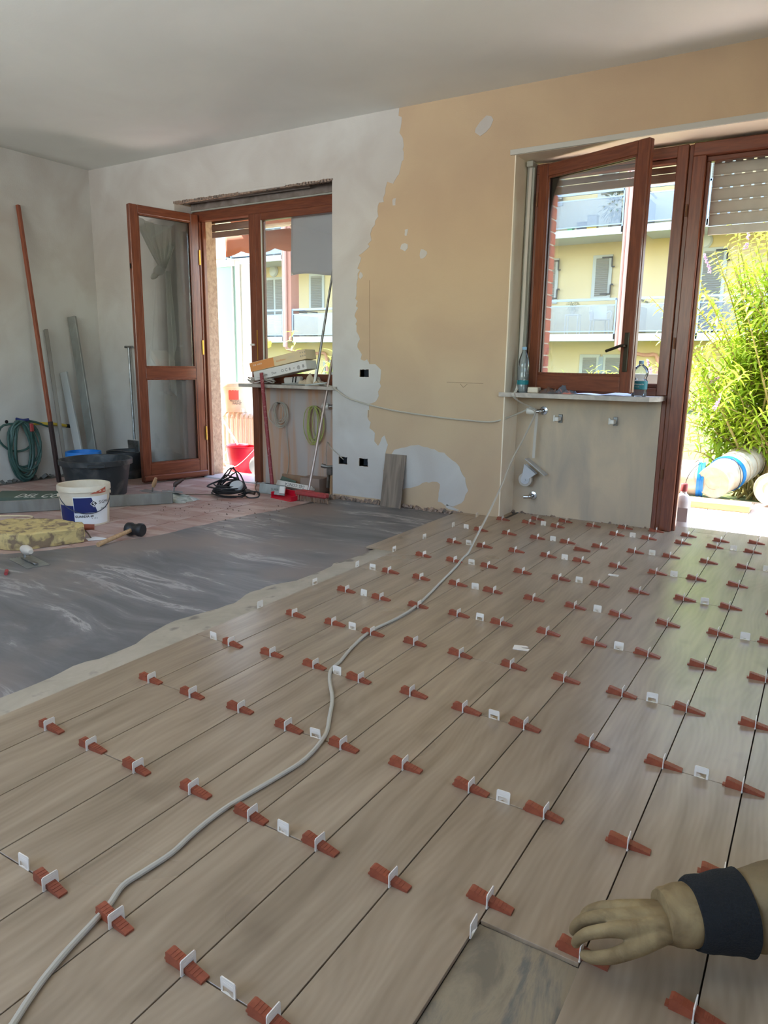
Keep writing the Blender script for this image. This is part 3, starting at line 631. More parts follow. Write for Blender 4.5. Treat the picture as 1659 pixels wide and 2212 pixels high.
# ================================================================ CORDS AND THINGS ON THE RIGHT NICHE WALL
P = [(-2.75,2.20,.92),(-2.45,2.16,.915),(-2.18,2.06,.897),(-2.08,2.014,.868),(-1.95,2.03,.80),(-1.60,2.035,.735),(-1.2,2.035,.70),(-.90,2.034,.686),(-.72,2.03,.69),(-.60,2.16,.745),(-.55,2.20,.772),(-.505,2.20,.775),(-.487,2.195,.75),(-.50,2.17,.69),(-.535,2.10,.56),(-.55,1.95,.43),(-.53,1.75,.30),(-.49,1.45,.16),(-.445,1.15,.055),(-.41,.98,.012)]
F = [(-.391,.863),(-.345,.678),(-.292,.408),(-.218,.029),(-.205,-.181),(-.218,-.386),(-.186,-.569),(-.148,-.701),(-.135,-.775),(-.089,-.85),(0,-.958),(.066,-1.065),(.121,-1.164),(.15,-1.295),(.143,-1.407),(.131,-1.502),(.122,-1.592),(.127,-1.689),(.138,-1.768),(.133,-1.841),(.130,-1.893),(.150,-1.94),(.161,-1.979),(.18,-2.054),(.2,-2.115),(.221,-2.163),(.24,-2.2),(.30,-2.32),(.4,-2.5)]
mb = MB(); mb.tube(P + [(x, y, .0064) for x, y in F], .0064, 8)
c = mb.fin('extension_cable', m_cord, smooth=True); tag(c, 'long grey cord from left windowsill over radiator valve and across the planks', 'cord')
def valve(loc, label, thermo=True, ry=-PI/2, ly=0):
    t = thing('radiator_valve', label, 'valve', loc)
    MB().lathe([(.0,0),(.032,0),(.030,.006),(.014,.010),(.014,.012)], (0,0,0), 20, rot(PI/2,0,0)).fin('rosette', m_chrome, t, smooth=True)
    mb = MB(); mb.cyl((0,0,0),(0,-.07,0),.011); mb.cyl((0.01,-.065,0),(-.045,-.075,-.004),.013); mb.ball((0,-.068,0),.016); mb.fin('valve_body', m_chrome, t, smooth=True)
    if thermo:
        mb = MB(); mb.lathe([(.019,0),(.023,.004),(.024,.03),(.022,.055),(.018,.060)], (-.04,-.075,-.002), 20, rot(0,-PI/2,.25), True, True)
        for k in range(10): mb.box((-.04-.028, -.075, -.002), (.03,.0503,.003), rot(k*PI/10,0,0))
        mb.fin('thermostat_knob', m_whitepl, t, smooth=True)
    return t
valve((-.46,2.30,.765), 'radiator valve with white thermostat knob high in the right niche')
valve((-.505,2.30,.14), 'capped chrome radiator valve low in the right niche', False)
t = valve((-2.27,2.30,.725), 'radiator valve with white knob in left niche behind the broom poles')
for x, z, lb in [(-.34,.715,'left'),(.045,.715,'right')]:
    t = thing('radiator_bracket', '%s radiator bracket of white metal sticking out of right niche wall' % lb, 'bracket', (x,2.30,z))
    MB().bx(-.006,.022,-.012,0,-.030,.030,.002).fin('bracket_plate', m_steel, t)
    mb = MB(); mb.bx(-.018,.014,-.075,0,-.016,.014,.004); mb.bx(-.022,-.012,-.08,-.06,-.018,.026,.002); mb.fin('bracket_arm', m_whitepl, t)
# shutter strap and castor
t = thing('shutter_strap', 'pale roller-shutter strap hanging down left side of right window niche', 'strap', (-.615,2.235,2.40))
mb = MB()
pts = [(-.625,2.235,2.40),(-.622,2.215,1.9),(-.613,2.19,1.4),(-.596,2.12,.96),(-.588,2.008,.885),(-.565,2.10,.83),(-.505,2.20,.785),(-.485,2.225,.745),(-.492,2.235,.60),(-.497,2.24,.425)]
sp = spline([Vector(p) for p in pts], 5)
g = [[mb.bm.verts.new(p + Vector((s_*.009, s_*.003, 0))) for s_ in (-1,1)] for p in sp]
for a, b in zip(g, g[1:]): mb.bm.faces.new((a[0],a[1],b[1],b[0]))
mb.fin('webbing', mat('strap_web', S(206,200,190), .8), t, True, solid=.0016)
MB().bx(-.645,-.60,2.20,2.245,2.395,2.432,.004).fin('strap_guide', m_shutf, t, True)
m_galv = mat('galvanised', S(196,198,202), .4, .35)
t = thing('castor_wheel', 'castor wheel with steel plate hanging on end of the shutter strap', 'castor', (-.50,2.235,.40))
R_ = rot(0, .62, 0)
MB().box((.03,.0,-.035), (.19,.07,.005), R_, .001).fin('mounting_plate', m_galv, t)
mb = MB(); mb.prism([(-.055,-.02),(.035,-.085),(.02,-.10),(-.055,-.155),(-.07,-.15)], .003, rot(PI/2,0,0), (0,-.018,0)); mb.prism([(-.055,-.02),(.035,-.085),(.02,-.10),(-.055,-.155),(-.07,-.15)], .003, rot(PI/2,0,0), (0,.021,0)); mb.fin('fork', m_galv, t)
mb = MB(); mb.lathe([(.0,-.014),(.050,-.014),(.052,-.010),(.052,.010),(.050,.014),(.0,.014)], (-.045,0,-.135), 24, rot(PI/2,0,0), False); mb.fin('tread', mat('grey_tread', S(188,182,172), .6), t, smooth=True)
mb = MB(); mb.lathe([(.0,-.017),(.034,-.017),(.036,-.013),(.036,.013),(.034,.017),(.0,.017)], (-.045,0,-.135), 20, rot(PI/2,0,0), False); mb.cyl((-.045,-.026,-.135),(-.045,.026,-.135),.008); mb.fin('hub', m_galv, t, smooth=True)
# ================================================================ ON THE RIGHT WINDOWSILL
def bottle(loc, label, prof, water, lab=None):
    t = thing('water_bottle', label, 'bottle', loc)
    MB().lathe(prof, (0,0,0), 22, None, True).fin('bottle_body', m_pet, t, smooth=True)
    zt = prof[-1][1]
    MB().lathe([(.0145,-.012),(.0155,-.010),(.0155,.006),(.013,.008)], (0,0,zt), 16, None, True, True).fin('cap', mat('bottle_cap', S(150,190,220), .4), t, smooth=True)
    if lab: MB().lathe([(lab[2]+.0006, lab[0]),(lab[2]+.0006, lab[1])], (0,0,0), 24, None, False).fin('label', m_teal, t, smooth=True)
    return t
b1 = bottle((-.565,2.13,.896), 'tall clear water bottle standing at left end of right windowsill', [(.036,0),(.040,.006),(.040,.05),(.038,.06),(.040,.07),(.040,.13),(.038,.14),(.040,.15),(.040,.19),(.034,.23),(.018,.275),(.013,.285),(.013,.305)], .1, (.055,.085,.040))
b2 = bottle((.232,2.105,.896), 'small clear water bottle with teal label at right end of windowsill', [(.042,0),(.047,.006),(.048,.05),(.048,.10),(.040,.112),(.048,.135),(.050,.155),(.042,.18),(.018,.20),(.0145,.205),(.0145,.218)], .04, (.046,.098,.0482))
def wrap(R, a0, z0): return lambda x, y: (R*math.cos(a0 + x/R), R*math.sin(a0 + x/R), z0 + y)
lettering('print', 'S.Bernardo', .0145, m_wprint, b2, wrap(.0494, -PI/2-.55, .074)); lettering('print', 'minerale', .0085, m_wprint, b2, wrap(.0494, -PI/2-.4, .060))
t = MB().bx(-.515,-.44,2.09,2.16,.897,.935,.004).fin('paper_box', m_cream, world=True, loc=(-.48,2.12,.897)); tag(t, 'small cream cardboard box beside the tall bottle on windowsill', 'box')
def heap(name, c, sx, sy, h, ma, seed, label, cat):
    mb = MB()
    def fn(u, v):
        x = (u-.5)*sx; y = (v-.5)*sy; e = max(0, 1-((2*u-1)**2)**1.2)*max(0, 1-((2*v-1)**2)**1.2)
        nz = noise.noise((u*5+seed, v*4, seed)) + .5*noise.noise((u*11, v*9+seed, 2.2))
        return (x*(1+.15*nz), y*(1+.15*nz), .002 + h*e*(.7+.7*nz))
    mb.grid(fn, 26, 18); o = mb.fin(name, ma, smooth=True); o.location = c; return tag(o, label, cat)
heap('crumpled_glove', (-.36,2.12,.895), .14, .11, .04, mat('brown_glove', S(120,84,62), .9, col2=S(90,92,96), scale=14), 1.0, 'crumpled brown work glove heap on windowsill near the small box', 'glove')
heap('crumpled_glove', (-.255,2.13,.895), .15, .11, .05, mat('grey_glove', S(96,100,110), .9, col2=S(206,132,118), scale=12, lo=.5, hi=.6), 4.0, 'crumpled grey and pink cloth glove left of the papers on windowsill', 'glove')
mb = MB(); mb.grid(lambda u,v: (-.20+.24*u, 2.055+.15*v, .8965+.004*math.sin(u*5)+.003*v), 10, 4); t = mb.fin('paper_sheet', m_paper, solid=.001, world=True, loc=(-.08,2.12,.897)); tag(t, 'flat white sheet of paper in middle of right windowsill', 'paper')
mb = MB(); mb.grid(lambda u,v: (-.02+.17*u+.04*v, 2.045+.12*v, .900+.012*math.sin(u*PI)*(.4+v)), 12, 4); t = mb.fin('paper_sheet', mat('bluish_paper', S(222,228,244), .8), solid=.001, world=True, loc=(.06,2.10,.9)); tag(t, 'bluish curled paper sheet lying over the white sheet on sill', 'paper')
# ================================================================ PLANK PIECE LEANING ON THE FAR WALL
t = thing('cut_plank', 'short oak-look tile offcut leaning upright against the beige wall', 'tile', (-1.535,1.965,-.017), 0)
mb = MB(); mb.box((0,.036,.205), (.185,.010,.415), rot(-.175,.0,0), .0008); o = mb.fin('tile_body', mat('dark_oak_tile', S(142,126,110), .5, col2=S(112,98,86), scale=3, lo=.4, hi=.62, stretch=(9,1,.9)), t)
# ================================================================ LEFT NICHE: SILL, BOXES, TOOLS
t = MB().box((0,0,0), (.54,.17,.075), rot(0,-.20,.0), .003).fin('flat_box', mat('white_box', S(226,222,216), .6)); t.location = (-2.72,2.155,1.012); t.rotation_euler = (0,0,.10); tag(t, 'white flat carton under the orange one, tilted on left windowsill', 'box')
for k, sym in enumerate(['1','O','~','X','@','-','8']):
    pass
def on_front(o, x0, z0, tilt, yoff): return lambda x, y: (x0 + x*math.cos(tilt) - y*math.sin(tilt), yoff, z0 + x*math.sin(tilt) + y*math.cos(tilt))
for k, (sy, sx) in enumerate([('Line',-.17),('Duo',-.08),('O',0.02),('C',.06),('8',.10),('=',.14),('@',.18),('B',.235)]):
    lettering('print', sy, .028 if len(sy) > 1 else .034, m_ink if k != 5 else m_card, t, on_front(t, sx*math.cos(.2), -.018+sx*math.sin(.2), .20, -.0862))
t = MB().box((0,0,0), (.55,.165,.08), rot(0,-.21,0), .003).fin('flat_box', mat('orange_box', S(228,206,164), .6)); t.location = (-2.735,2.16,1.094); t.rotation_euler = (0,0,.10); tag(t, 'cream and orange flat carton topmost on the left windowsill', 'box')
mb = MB(); mb.box((-.17,-.0835,-.036), (.25,.001,.074), rot(0,-.21,0)); mb.fin('orange_panel', m_orange, t)
lettering('print', 'Installation', .022, m_orange, t, on_front(t, -.02, -.012, .21, -.0838)); lettering('print', '* * *', .03, m_navy, t, on_front(t, .215, .05, .21, -.0838)); lettering('print', '* * *', .03, m_navy, t, on_front(t, .220, .022, .21, -.0838)); lettering('print', '220 V', .026, m_cream, t, on_front(t, .10, .018, .21, -.0838))
lettering('print', '== ===', .03, m_wprint, t, on_front(t, -.26, -.055, .21, -.0848))
mb = MB(); rnd = random.Random(3)
for k in range(5):
    a = rnd.random()*6; pts = [(-2.95+.16*math.cos(a+q*.9)*(.6+.4*rnd.random()), 2.11+.06*math.sin(a+q*.9), .903+.05*rnd.random()) for q in range(8)]
    mb.tube(pts, .0042, 5)
tag(mb.fin('cable_bundle', mat('dirty_white_cable', S(196,188,180), .6), world=True, loc=(-2.9,2.12,.9), smooth=True), 'tangled dirty white cables under the cartons on left windowsill', 'cable')
t = thing('plug_adapter', 'grimy white multi-plug adapter lying on left windowsill', 'adapter', (-2.60,2.12,.896)); MB().box((0,0,.035), (.16,.07,.06), rot(0,-.1,.1), .010).fin('adapter_body', mat('grimy_white', S(190,184,176), .5), t)
mb = MB(); 
for x in (.02,.05): mb.box((x,-.034,.045), (.008,.012,.05), rot(0,.15,.1), .002)
mb.fin('socket_ring', m_dark, t)
heap('canvas_bag', (-2.42,2.13,.895), .24, .15, .085, mat('canvas', S(206,188,160), .9, col2=S(186,168,142), scale=9), 7.0, 'rumpled cream cap or bag on right part of left windowsill', 'bag')
mb = MB(); mb.box((-2.33,2.09,.91), (.20,.05,.012), rot(0,-.12,.25)); mb.box((-2.52,2.06,.903), (.28,.03,.008), rot(0,0,.1)); tag(mb.fin('plaster_trowel_blade', m_alu, world=True, loc=(-2.4,2.08,.9)), 'thin grey metal strips lying at front edge of left sill', 'metal strip')
# hanging cloth outside the fixed pane
mb = MB(); mb.grid(lambda u,v: (-2.79+.56*u-.015*v*(1-u), YF+.085+.004*math.sin(u*8+v*2), 2.33-.515*v+.012*math.sin(u*6)*v - .01*u), 20, 16)
t = thing('hanging_cloth', 'pale grey cloth panel hanging behind the glass of left window', 'cloth', (-2.5,YF+.085,2.33)); mb.fin('cloth', m_cloth, t, True, smooth=True, solid=.002)
mb = MB()
for z in (2.31,1.83): mb.ball((-2.785,YF+.083,z), .012)
mb.fin('hook', m_whitepl, t, True)
# poles
t = thing('thin_pole', 'thin grey pole standing on left windowsill and leaning on niche edge', 'pole', (-2.36,2.10,.896)); mb = MB(); mb.cyl((-2.362,2.10,.896),(-2.235,2.27,2.12),.011,.008,10); mb.fin('pole_shaft', m_steel, t, True, smooth=True); MB().cyl((-2.365,2.096,.896),(-2.352,2.115,1.03),.0125).fin('pole_tip', m_whitepl, t, True)
# broom
bp = Vector((-2.175,1.80,-.017))
t = thing('push_broom', 'broom with dusty red head and metal pole in front of left niche', 'broom', bp)
mb = MB(); mb.cyl(bp+Vector((-.045,.02,.085)), (-2.195,2.185,1.31), .0115, .011, 10); mb.fin('pole', mat('worn_metal_pole', S(178,160,150), .35, .7), t, True, smooth=True)
R_ = rot(-.15, 0, -.03)
mb = MB(); mb.box((0,0,.062), (.32,.062,.045), R_, .012); mb.box((-.04,.0,.083), (.12,.045,.02), R_, .008); mb.fin('broom_head', m_redd, t)
mb = MB(); rnd = random.Random(8)
for k in range(260):
    x = -.15 + .31*rnd.random(); y = -.026+.052*rnd.random(); sp_ = .03 if x > .13 else .008
    mb.cyl((x,y,.05),(x+sp_*rnd.random()+.2*(x)*.12, y-.012+.02*rnd.random(), .002),.0016,.0012,3)
tag(mb.fin('bristles', mat('bristle', S(168,140,120), .8), t), kind='stuff')
# red handled scraper and dustpan
t = thing('floor_scraper', 'wide grey floor scraper on red painted handle against left windowsill', 'scraper', (-2.63,1.86,-.017))
mb = MB(); mb.cyl((-2.635,1.865,.02),(-2.855,2.005,.99),.0165,.0165,10); mb.fin('handle', m_redpaint, t, True, smooth=True)
mb = MB(); mb.box((-2.585,1.80,.042), (.24,.012,.085), rot(-.25,.02,.22), .003); mb.fin('blade', m_alu, t, True)
mb = MB(); mb.box((-2.49,1.815,.045), (.05,.02,.06), rot(-.25,.02,.22), .004); mb.fin('blade_clamp', m_whitepl, t, True)
Mb = Matrix.Translation((-2.585+2.63,1.80-1.86,.042+.017)) @ rot(-.25,.02,.22); lettering('print', 'SUPER', .026, m_ink, t, lambda x, y: Mb @ Vector((-.01+x, -.0066, -.008+y)))
t = thing('dustpan', 'bright red dustpan lying on the tiles beside the broom', 'dustpan', (-2.42,1.80,-.017))
mb = MB(); mb.prism([(-.15,-.04),(.10,-.09),(.12,.05),(-.12,.10)], .006, rot(.06,0,0)); mb.box((.0,.075,.03), (.24,.008,.055), rot(.1,0,-.2)); mb.box((-.135,.03,.025), (.006,.13,.045), rot(0,0,-.2)); mb.box((.112,-.02,.02), (.006,.13,.035), rot(0,0,-.15)); mb.fin('pan', m_red, t)
MB().cyl((.0,.08,.03),(.03,.20,.05),.012).fin('handle', m_red, t)
# hammer standing in the corner
t = thing('sledge_hammer', 'hammer with pale wooden handle and grey head, upright in niche corner', 'hammer', (-2.255,2.17,-.02))
mb = MB(); mb.box((0,0,.205), (.055,.05,.075), None, .006); mb.box((-.015,-.01,.12), (.02,.03,.13), rot(0,.08,0), .004); mb.fin('hammer_head', m_steel, t)
mb = MB(); mb.cyl((.02,-.01,.0),(.012,0,.23),.018,.013); mb.fin('handle', m_tan, t, smooth=True)
mb = MB(); mb.tube([(-.075,-.02,.245),(-.03,-.015,.238),(.03,0,.243),(.09,.01,.258)], [.018,.013,.013,.018], 8); mb.fin('peen', m_steel, t, smooth=True)
# cartons on the floor of the left niche
def obox(name, c, size, R, ma, label, cat, group=None):
    o = MB().box((0,0,size[2]/2), size, None, .003).fin(name, ma); o.location = c; o.rotation_euler = R; return tag(o, label, cat, group)
obox('cardboard_sheet', (-2.72,2.275,-.02), (.30,.02,.11), (-.06,0,0), m_card, 'brown cardboard sheet standing against left niche wall', 'cardboard')
obox('cardboard_box', (-2.44,2.19,-.02), (.20,.15,.13), (0,0,.05), mat('grey_carton', S(150,130,118), .85), 'grey brown open carton at back of left niche', 'box')
t = MB().box((0,0,.0225), (.36,.06,.045), None, .002).fin('carton_piece', mat('white_carton', S(222,218,210), .7)); t.location = (-2.50,1.985,.028); t.rotation_euler = (-.55,.06,.02); tag(t, 'white carton piece with black lettering on floor before left niche', 'carton')
lettering('print', 'DEL CONCA', .036, m_ink, t, lambda x, y: (.115-x, -.0306, .034-y))
tag(MB().box((-2.42,1.93,-.005), (.45,.07,.02), rot(.2,.03,-.08), .002).fin('cardboard_strip', m_card, world=True, loc=(-2.42,1.93,-.02)), 'crushed brown cardboard strip lying behind the dustpan', 'cardboard')
o = MB().box((0,0,0), (.16,.004,.10), rot(-.5,.2,0)).fin('carton_piece', m_greenp); o.location = (-2.70,2.13,.035); tag(o, 'dark green printed carton scrap behind the red handle', 'carton'); lettering('print', '153', .055, m_wprint, o, lambda x, y: (-.055+x, -.006+(y-.02)*.48-.006, -.02+(y)*.86))
rnd = random.Random(12)
for k in range(4):
    o = MB().ball((0,0,.016), .022, (1.3,.9,.8), None, 1).fin('plaster_lump', m_white); o.location = (-2.52+.05*k, 1.93-.012*k, -.018); o.rotation_euler = (0,0,k); tag(o, 'pale plaster lump, %s from left, under the white carton' % ORD[k+1], 'rubble', 'plaster lumps by the niche')
# cable coils hung on the left niche wall
def coil(name, c, rx, rz_, n, r, ma, label, seed, tail=None):
    rnd = random.Random(seed); pts = []
    for k in range(n):
        a = rx*(.55+.6*rnd.random()); b = rz_*(.72+.42*rnd.random()); dx = (rnd.random()-.5)*.07
        for q in range(10):
            th = PI/2 + 2*PI*q/10; pts.append((c[0]+dx+a*math.cos(th), c[1]-.008-.03*rnd.random(), c[2]-b+b*math.sin(th)))
    if tail: pts += tail
    mb = MB(); mb.tube(pts, r, 5, smooth=3); return tag(mb.fin(name, ma, world=True, loc=c, smooth=True), label, 'cable')
coil('cable_coil', (-2.89,2.285,.735), .105, .10, 8, .0035, m_cord, 'loose white cable coil hanging on left niche wall', 1, [(-2.82,2.28,.5),(-2.80,2.285,.25),(-2.82,2.285,.1),(-2.86,2.25,.02)])
coil('cable_coil', (-2.49,2.285,.715), .075, .15, 7, .0038, mat('yellow_green_cable', S(170,176,96), .5), 'yellow-green cable coil hanging on left niche wall', 2)
for x, z in ((-2.89,.735),(-2.49,.715)):
    tag(MB().cyl((x,2.30,z-.012),(x,2.245,z-.006),.006).fin('pipe_stub', m_steel, world=True, loc=(x,2.30,z)), 'grey pipe stub carrying the %s coil on left niche wall' % ('white' if x < -2.7 else 'yellow-green'), 'pipe')
mb = MB(); mb.tube([(-2.31,2.20,.42),(-2.22,2.1,.425),(-2.15,2.03,.40),(-2.06,2.035,.335),(-2.045,2.06,.31)], .004, 6); mb.tube([(-2.31,2.20,.42),(-2.36,2.25,.3),(-2.35,2.27,.15),(-2.3,2.28,.08)], .003, 6); tag(mb.fin('loose_wire', m_cord, world=True, loc=(-2.2,2.1,.4), smooth=True), 'thin white wire running from niche into the wall socket hole', 'wire')
# ================================================================ LEFT PART OF THE ROOM
def bucket(name, c, r0, r1, h, ma, label, rim=.008, cat='bucket', seg=32, wall=.006, parentlift=0, ribs=()):
    t = thing(name, label, cat, c)
    prof = [(.0,.0),(r0,.0),(r0+(r1-r0)*.85, h*.85),(r1+rim, h*.86),(r1+rim, h-.004),(r1+rim*.6,h),(r1,h),(r1-wall,h-.003),(r0-wall, .012),(.0,.012)]
    MB().lathe(prof, (0,0,0), seg, None, False).fin('bucket_body', ma, t, smooth=True); return t
def bail(t, R, z0, drop, ma, ang=0.0, grip=None, k=12, name='bail_handle'):
    mb = MB(); pts = []
    for i in range(k+1):
        a = PI*i/k; pts.append(Vector((R*math.cos(a), -R*1.02*math.sin(a), z0 - drop*math.sin(a))))
    Rz = Matrix.Rotation(ang, 3, 'Z'); pts = [Rz @ p for p in pts]
    mb.tube(pts, .0032, 6, smooth=2); o = mb.fin(name, ma, t, smooth=True)
    if grip: mb = MB(); mb.tube(pts[k//2-2:k//2+3], .009, 8, smooth=2); mb.fin('grip', grip, t, smooth=True)
    return o
tub = bucket('mortar_tub', (-3.85,1.06,-.019), .225, .275, .30, m_blackp, 'large black mortar tub behind the white paint bucket', .014, 'tub')
for a in (2.5, 2.5+PI): MB().box((.295*math.cos(a),.295*math.sin(a),.268), (.05,.13,.028), rot(0,0,a), .006).fin('rim_handle', m_blackp, tub)
MB().lathe([(.0,.05),(.232,.05)], (0,0,0), 24, None, False).fin('mortar_residue', m_alu, tub) if False else None
bb = bucket('blue_bucket', (-4.30,1.27,-.019), .12, .142, .305, m_blue, 'blue plastic bucket standing behind the large black tub'); bail(bb, .146, .27, .06, m_blue, 0.6)
MB().box((0,0,0), (.05,.002,.035)).fin('paper_label', m_paper, bb).location = (.142*math.cos(-.95)+.012, .142*math.sin(-.95)-.008, .235); bb.children[-1].rotation_euler = (0,0,-.95+PI/2)
tb2 = bucket('mortar_tub', (-4.38,1.80,-.019), .15, .175, .255, m_blackp, 'smaller black tub beside the open door leaf near the corner', .01, 'tub'); bail(tb2, .18, .225, -.05, m_steel, .3)
# white paint bucket with printed sleeve
wb = bucket('paint_bucket', (-3.0,.32,-.019), .150, .165, .272, m_cream, 'white paint bucket with blue label in front of the black tub', .007)
def RB(z): return .150 + (.165-.150)*z/.272
def curved(name, poly, ma, off=.0012, a0=0.0, n=28):
    bm = bmesh.new(); vs = [bm.verts.new((x, y, 0)) for x, y in poly]; bm.faces.new(vs)
    x0 = min(p[0] for p in poly); x1 = max(p[0] for p in poly)
    for k in range(1, n): bmesh.ops.bisect_plane(bm, geom=bm.verts[:]+bm.edges[:]+bm.faces[:], plane_co=(x0+(x1-x0)*k/n,0,0), plane_no=(1,0,0))
    for v in bm.verts:
        x, z = v.co.x, v.co.y; r = RB(z)+off; a = a0 + x/.157; v.co = Vector((r*math.cos(a), r*math.sin(a), z))
    mb = MB(); mb.bm.free(); mb.bm = bm; return mb.fin(name, ma, wb)
A0 = math.atan2(-2.728-.32, 1.268+3.0)            # bearing of the room's near right side
curved('navy_band', [(-.20,.004),(-.075,.004),(-.075,.145),(-.20,.145)], m_navy, a0=A0)
curved('label_sheet', [(-.075,.012),(.17,.012),(.17,.205),(-.075,.205)], m_paper, .0008, A0)
curved('blue_panel', [(-.072,.095),(.078,.095),(.040,.198),(-.072,.198)], m_navy, .0016, A0)
curved('logo_diamond', [(.030,.155),(.055,.180),(.080,.155),(.055,.130)], m_paper, .0022, A0, 8)
curved('logo_diamond', [(.035,.155),(.055,.175),(.075,.155),(.055,.135)], m_ink, .0026, A0, 8)
curved('logo_bars', [(.044,.158),(.058,.170),(.062,.166),(.053,.158),(.066,.152),(.052,.140),(.048,.144),(.057,.152)], m_paper, .0030, A0, 10)
curved('red_smear', [(.03,.222),(.06,.236),(.085,.242),(.14,.262),(.14,.226),(.10,.222),(.06,.224)], mat('red_paint_smear', S(186,92,70), .6), .0085, A0, 10)
def onb(off, x0, z0, sk=0.0): return lambda x, y: ((RB(z0+y)+off)*math.cos(A0+(x0+x)/.157), (RB(z0+y)+off)*math.sin(A0+(x0+x)/.157), z0+y)
lettering('print', 'SIGMA', .030, m_ink, wb, onb(.0022,.088,.150)); lettering('print', 'Sigmatex', .015, m_ink, wb, onb(.0022,.105,.112)); lettering('handwriting', 'GUARDIA 60', .021, m_ink, wb, onb(.0022,-.070,.064), .0006); lettering('print', 'V. 15 lt', .014, m_ink, wb, onb(.0022,.035,.050))
bail(wb, .160, .205, .115, mat('wire', S(90,96,110), .4, .7), A0 + PI/2 + .15)
for s_ in (1, -1): MB().cyl((.158*math.cos(A0+.15+s_*PI/2),.158*math.sin(A0+.15+s_*PI/2),.205),(.172*math.cos(A0+.15+s_*PI/2),.172*math.sin(A0+.15+s_*PI/2),.205),.012).fin('handle_lug', m_cream, wb)
# long straightedge and printed carton
d = Vector((.59,.80,0)).normalized(); a = math.atan2(.98,.72)
t = thing('straightedge', 'very long aluminium box straightedge lying behind the white bucket', 'straightedge', (-3.60,.34,-.019), a)
MB().bx(-1.75,.97,-.0,.028,0,.088,.003).fin('profile', m_alu, t); MB().bx(.969,.972,.003,.025,.005,.083).fin('end_cap', m_black, t)
t = MB().box((0,0,.03), (.62,.30,.05), None, .004).fin('printed_carton', m_greenp); t.location = (-3.985,.575,-.019); t.rotation_euler = (0.0,0,.62); tag(t, 'dark green flat carton with white lettering behind the straightedge', 'carton')
lettering('print', 'DEL CONCA', .098, m_wprint, t, lambda x, y: (-.10+x*.95, -.145+y*2.2, .0562), .001)
t = heap('green_wrapping', (-3.22,1.26,-.019), .50, .22, .055, mat('green_grey_wrap', S(132,142,130), .5, col2=S(196,200,192), scale=18), 9.0, 'crumpled green and grey plastic wrapping behind end of straightedge', 'wrapping')
for (x, y, lb, m1, rz) in [(-3.30,1.17,'pale', m_tan, .3), (-3.16,1.27,'dark', mat('dark_handle', S(64,46,42), .5), .9)]:
    t = thing('trowel', 'trowel with %s handle sticking up behind the straightedge' % lb, 'trowel', (x,y,.025), rz)
    mb = MB(); mb.prism([(-.10,-.045),(.06,-.045),(.06,.045),(-.10,.045)], .003, rot(0,.1,0), (0,0,.012)); mb.fin('blade', m_alu, t)
    mb = MB(); mb.tube([(-.01,0,.015),(-.005,0,.045),(0,0,.06)], .006, 6); mb.fin('shank', m_steel, t, smooth=True)
    mb = MB(); mb.tube([(-.0,0,.055),(.01,0,.08),(.03 if lb == 'pale' else .07,0,.13 if lb == 'pale' else .115)], [.014,.018,.017,.012], 8); mb.fin('handle', m1, t, smooth=True)
# foam block
t = thing('foam_block', 'big dirty yellow foam sponge block at left edge of floor', 'sponge', (-2.7,-.25,-.017))
def foam():
    mb = MB(); pl = [(-2.84,-.46),(-2.645,-.385),(-2.525,-.045),(-2.62,.03),(-2.82,.02),(-2.95,-.02),(-3.2,-.25),(-3.15,-.5)]
    pl = [(x+2.7, y+.25) for x, y in pl]; bm = mb.bm; lay = []
    cx = sum(p[0] for p in pl)/len(pl); cy = sum(p[1] for p in pl)/len(pl); dense = []
    for i in range(len(pl)):
        p = Vector(pl[i]); q = Vector(pl[(i+1) % len(pl)])
        for k in range(7): dense.append(p.lerp(q, k/7))
    def ring(z, s_, zz=None): return [bm.verts.new((cx+(p.x-cx)*s_+.010*noise.noise((p.x*16,p.y*16,z*30)), cy+(p.y-cy)*s_+.010*noise.noise((p.x*16+5,p.y*16,z*30)), max(0,(z + (.016*noise.noise((p.x*s_*9,p.y*s_*9,3)) + .010*noise.noise((p.x*s_*24,p.y*s_*24,8)) if z > .06 else 0))))) for p in dense]
    R = [ring(0,.985),ring(.02,1.0),ring(.04,1.0),ring(.06,1.0),ring(.085,1.0),ring(.092,.97),ring(.094,.9),ring(.092,.8),ring(.094,.68),ring(.094,.55),ring(.092,.4),ring(.094,.25),ring(.094,.1)]
    for a_, b_ in zip(R, R[1:]):
        n = len(a_)
        for i in range(n): bm.faces.new((a_[i],a_[(i+1)%n],b_[(i+1)%n],b_[i]))
    bm.faces.new(R[0][::-1]); bm.faces.new(R[-1]); return mb
foam().fin('foam', m_foam, t, smooth=True)
# notched trowel
t = thing('notched_trowel', 'steel notched trowel with pale rounded handle on the grey adhesive', 'trowel', (-2.39,-.495,-.0165), -.21)
mb = MB(); poly = [(-.135,.06),(.14,.06),(.14,-.06)]; n_ = 16
for k in range(n_): x = .14 - .275*(k+.0)/n_; poly += [(x,-.06),(x-.275/n_*.5,-.06),(x-.275/n_*.5,-.048),(x-.275/n_*.98,-.048)]
poly2 = [(-.135,-.06),(-.135,.06)]
poly = [(.14,-.06),(.14,.06),(-.135,.06)]
for k in range(8): y = .06 - .12*k/8; poly += [(-.135,y-.006),(-.124,y-.006),(-.124,y-.0145),(-.135,y-.0145)]
poly.append((-.135,-.06)); mb.bm.free(); mb.bm = bmesh.new(); flat_poly(mb, poly, lambda p: (p[0],p[1],.001), (0,0,1), .0015); mb.fin('toothed_blade', m_alu, t)
mb = MB(); mb.box((.01,.0,.009), (.20,.022,.014), None, .004); mb.tube([(-.05,0,.012),(-.052,0,.04),(-.045,0,.06)], .007, 7); mb.fin('mounting', m_steel, t, smooth=True)
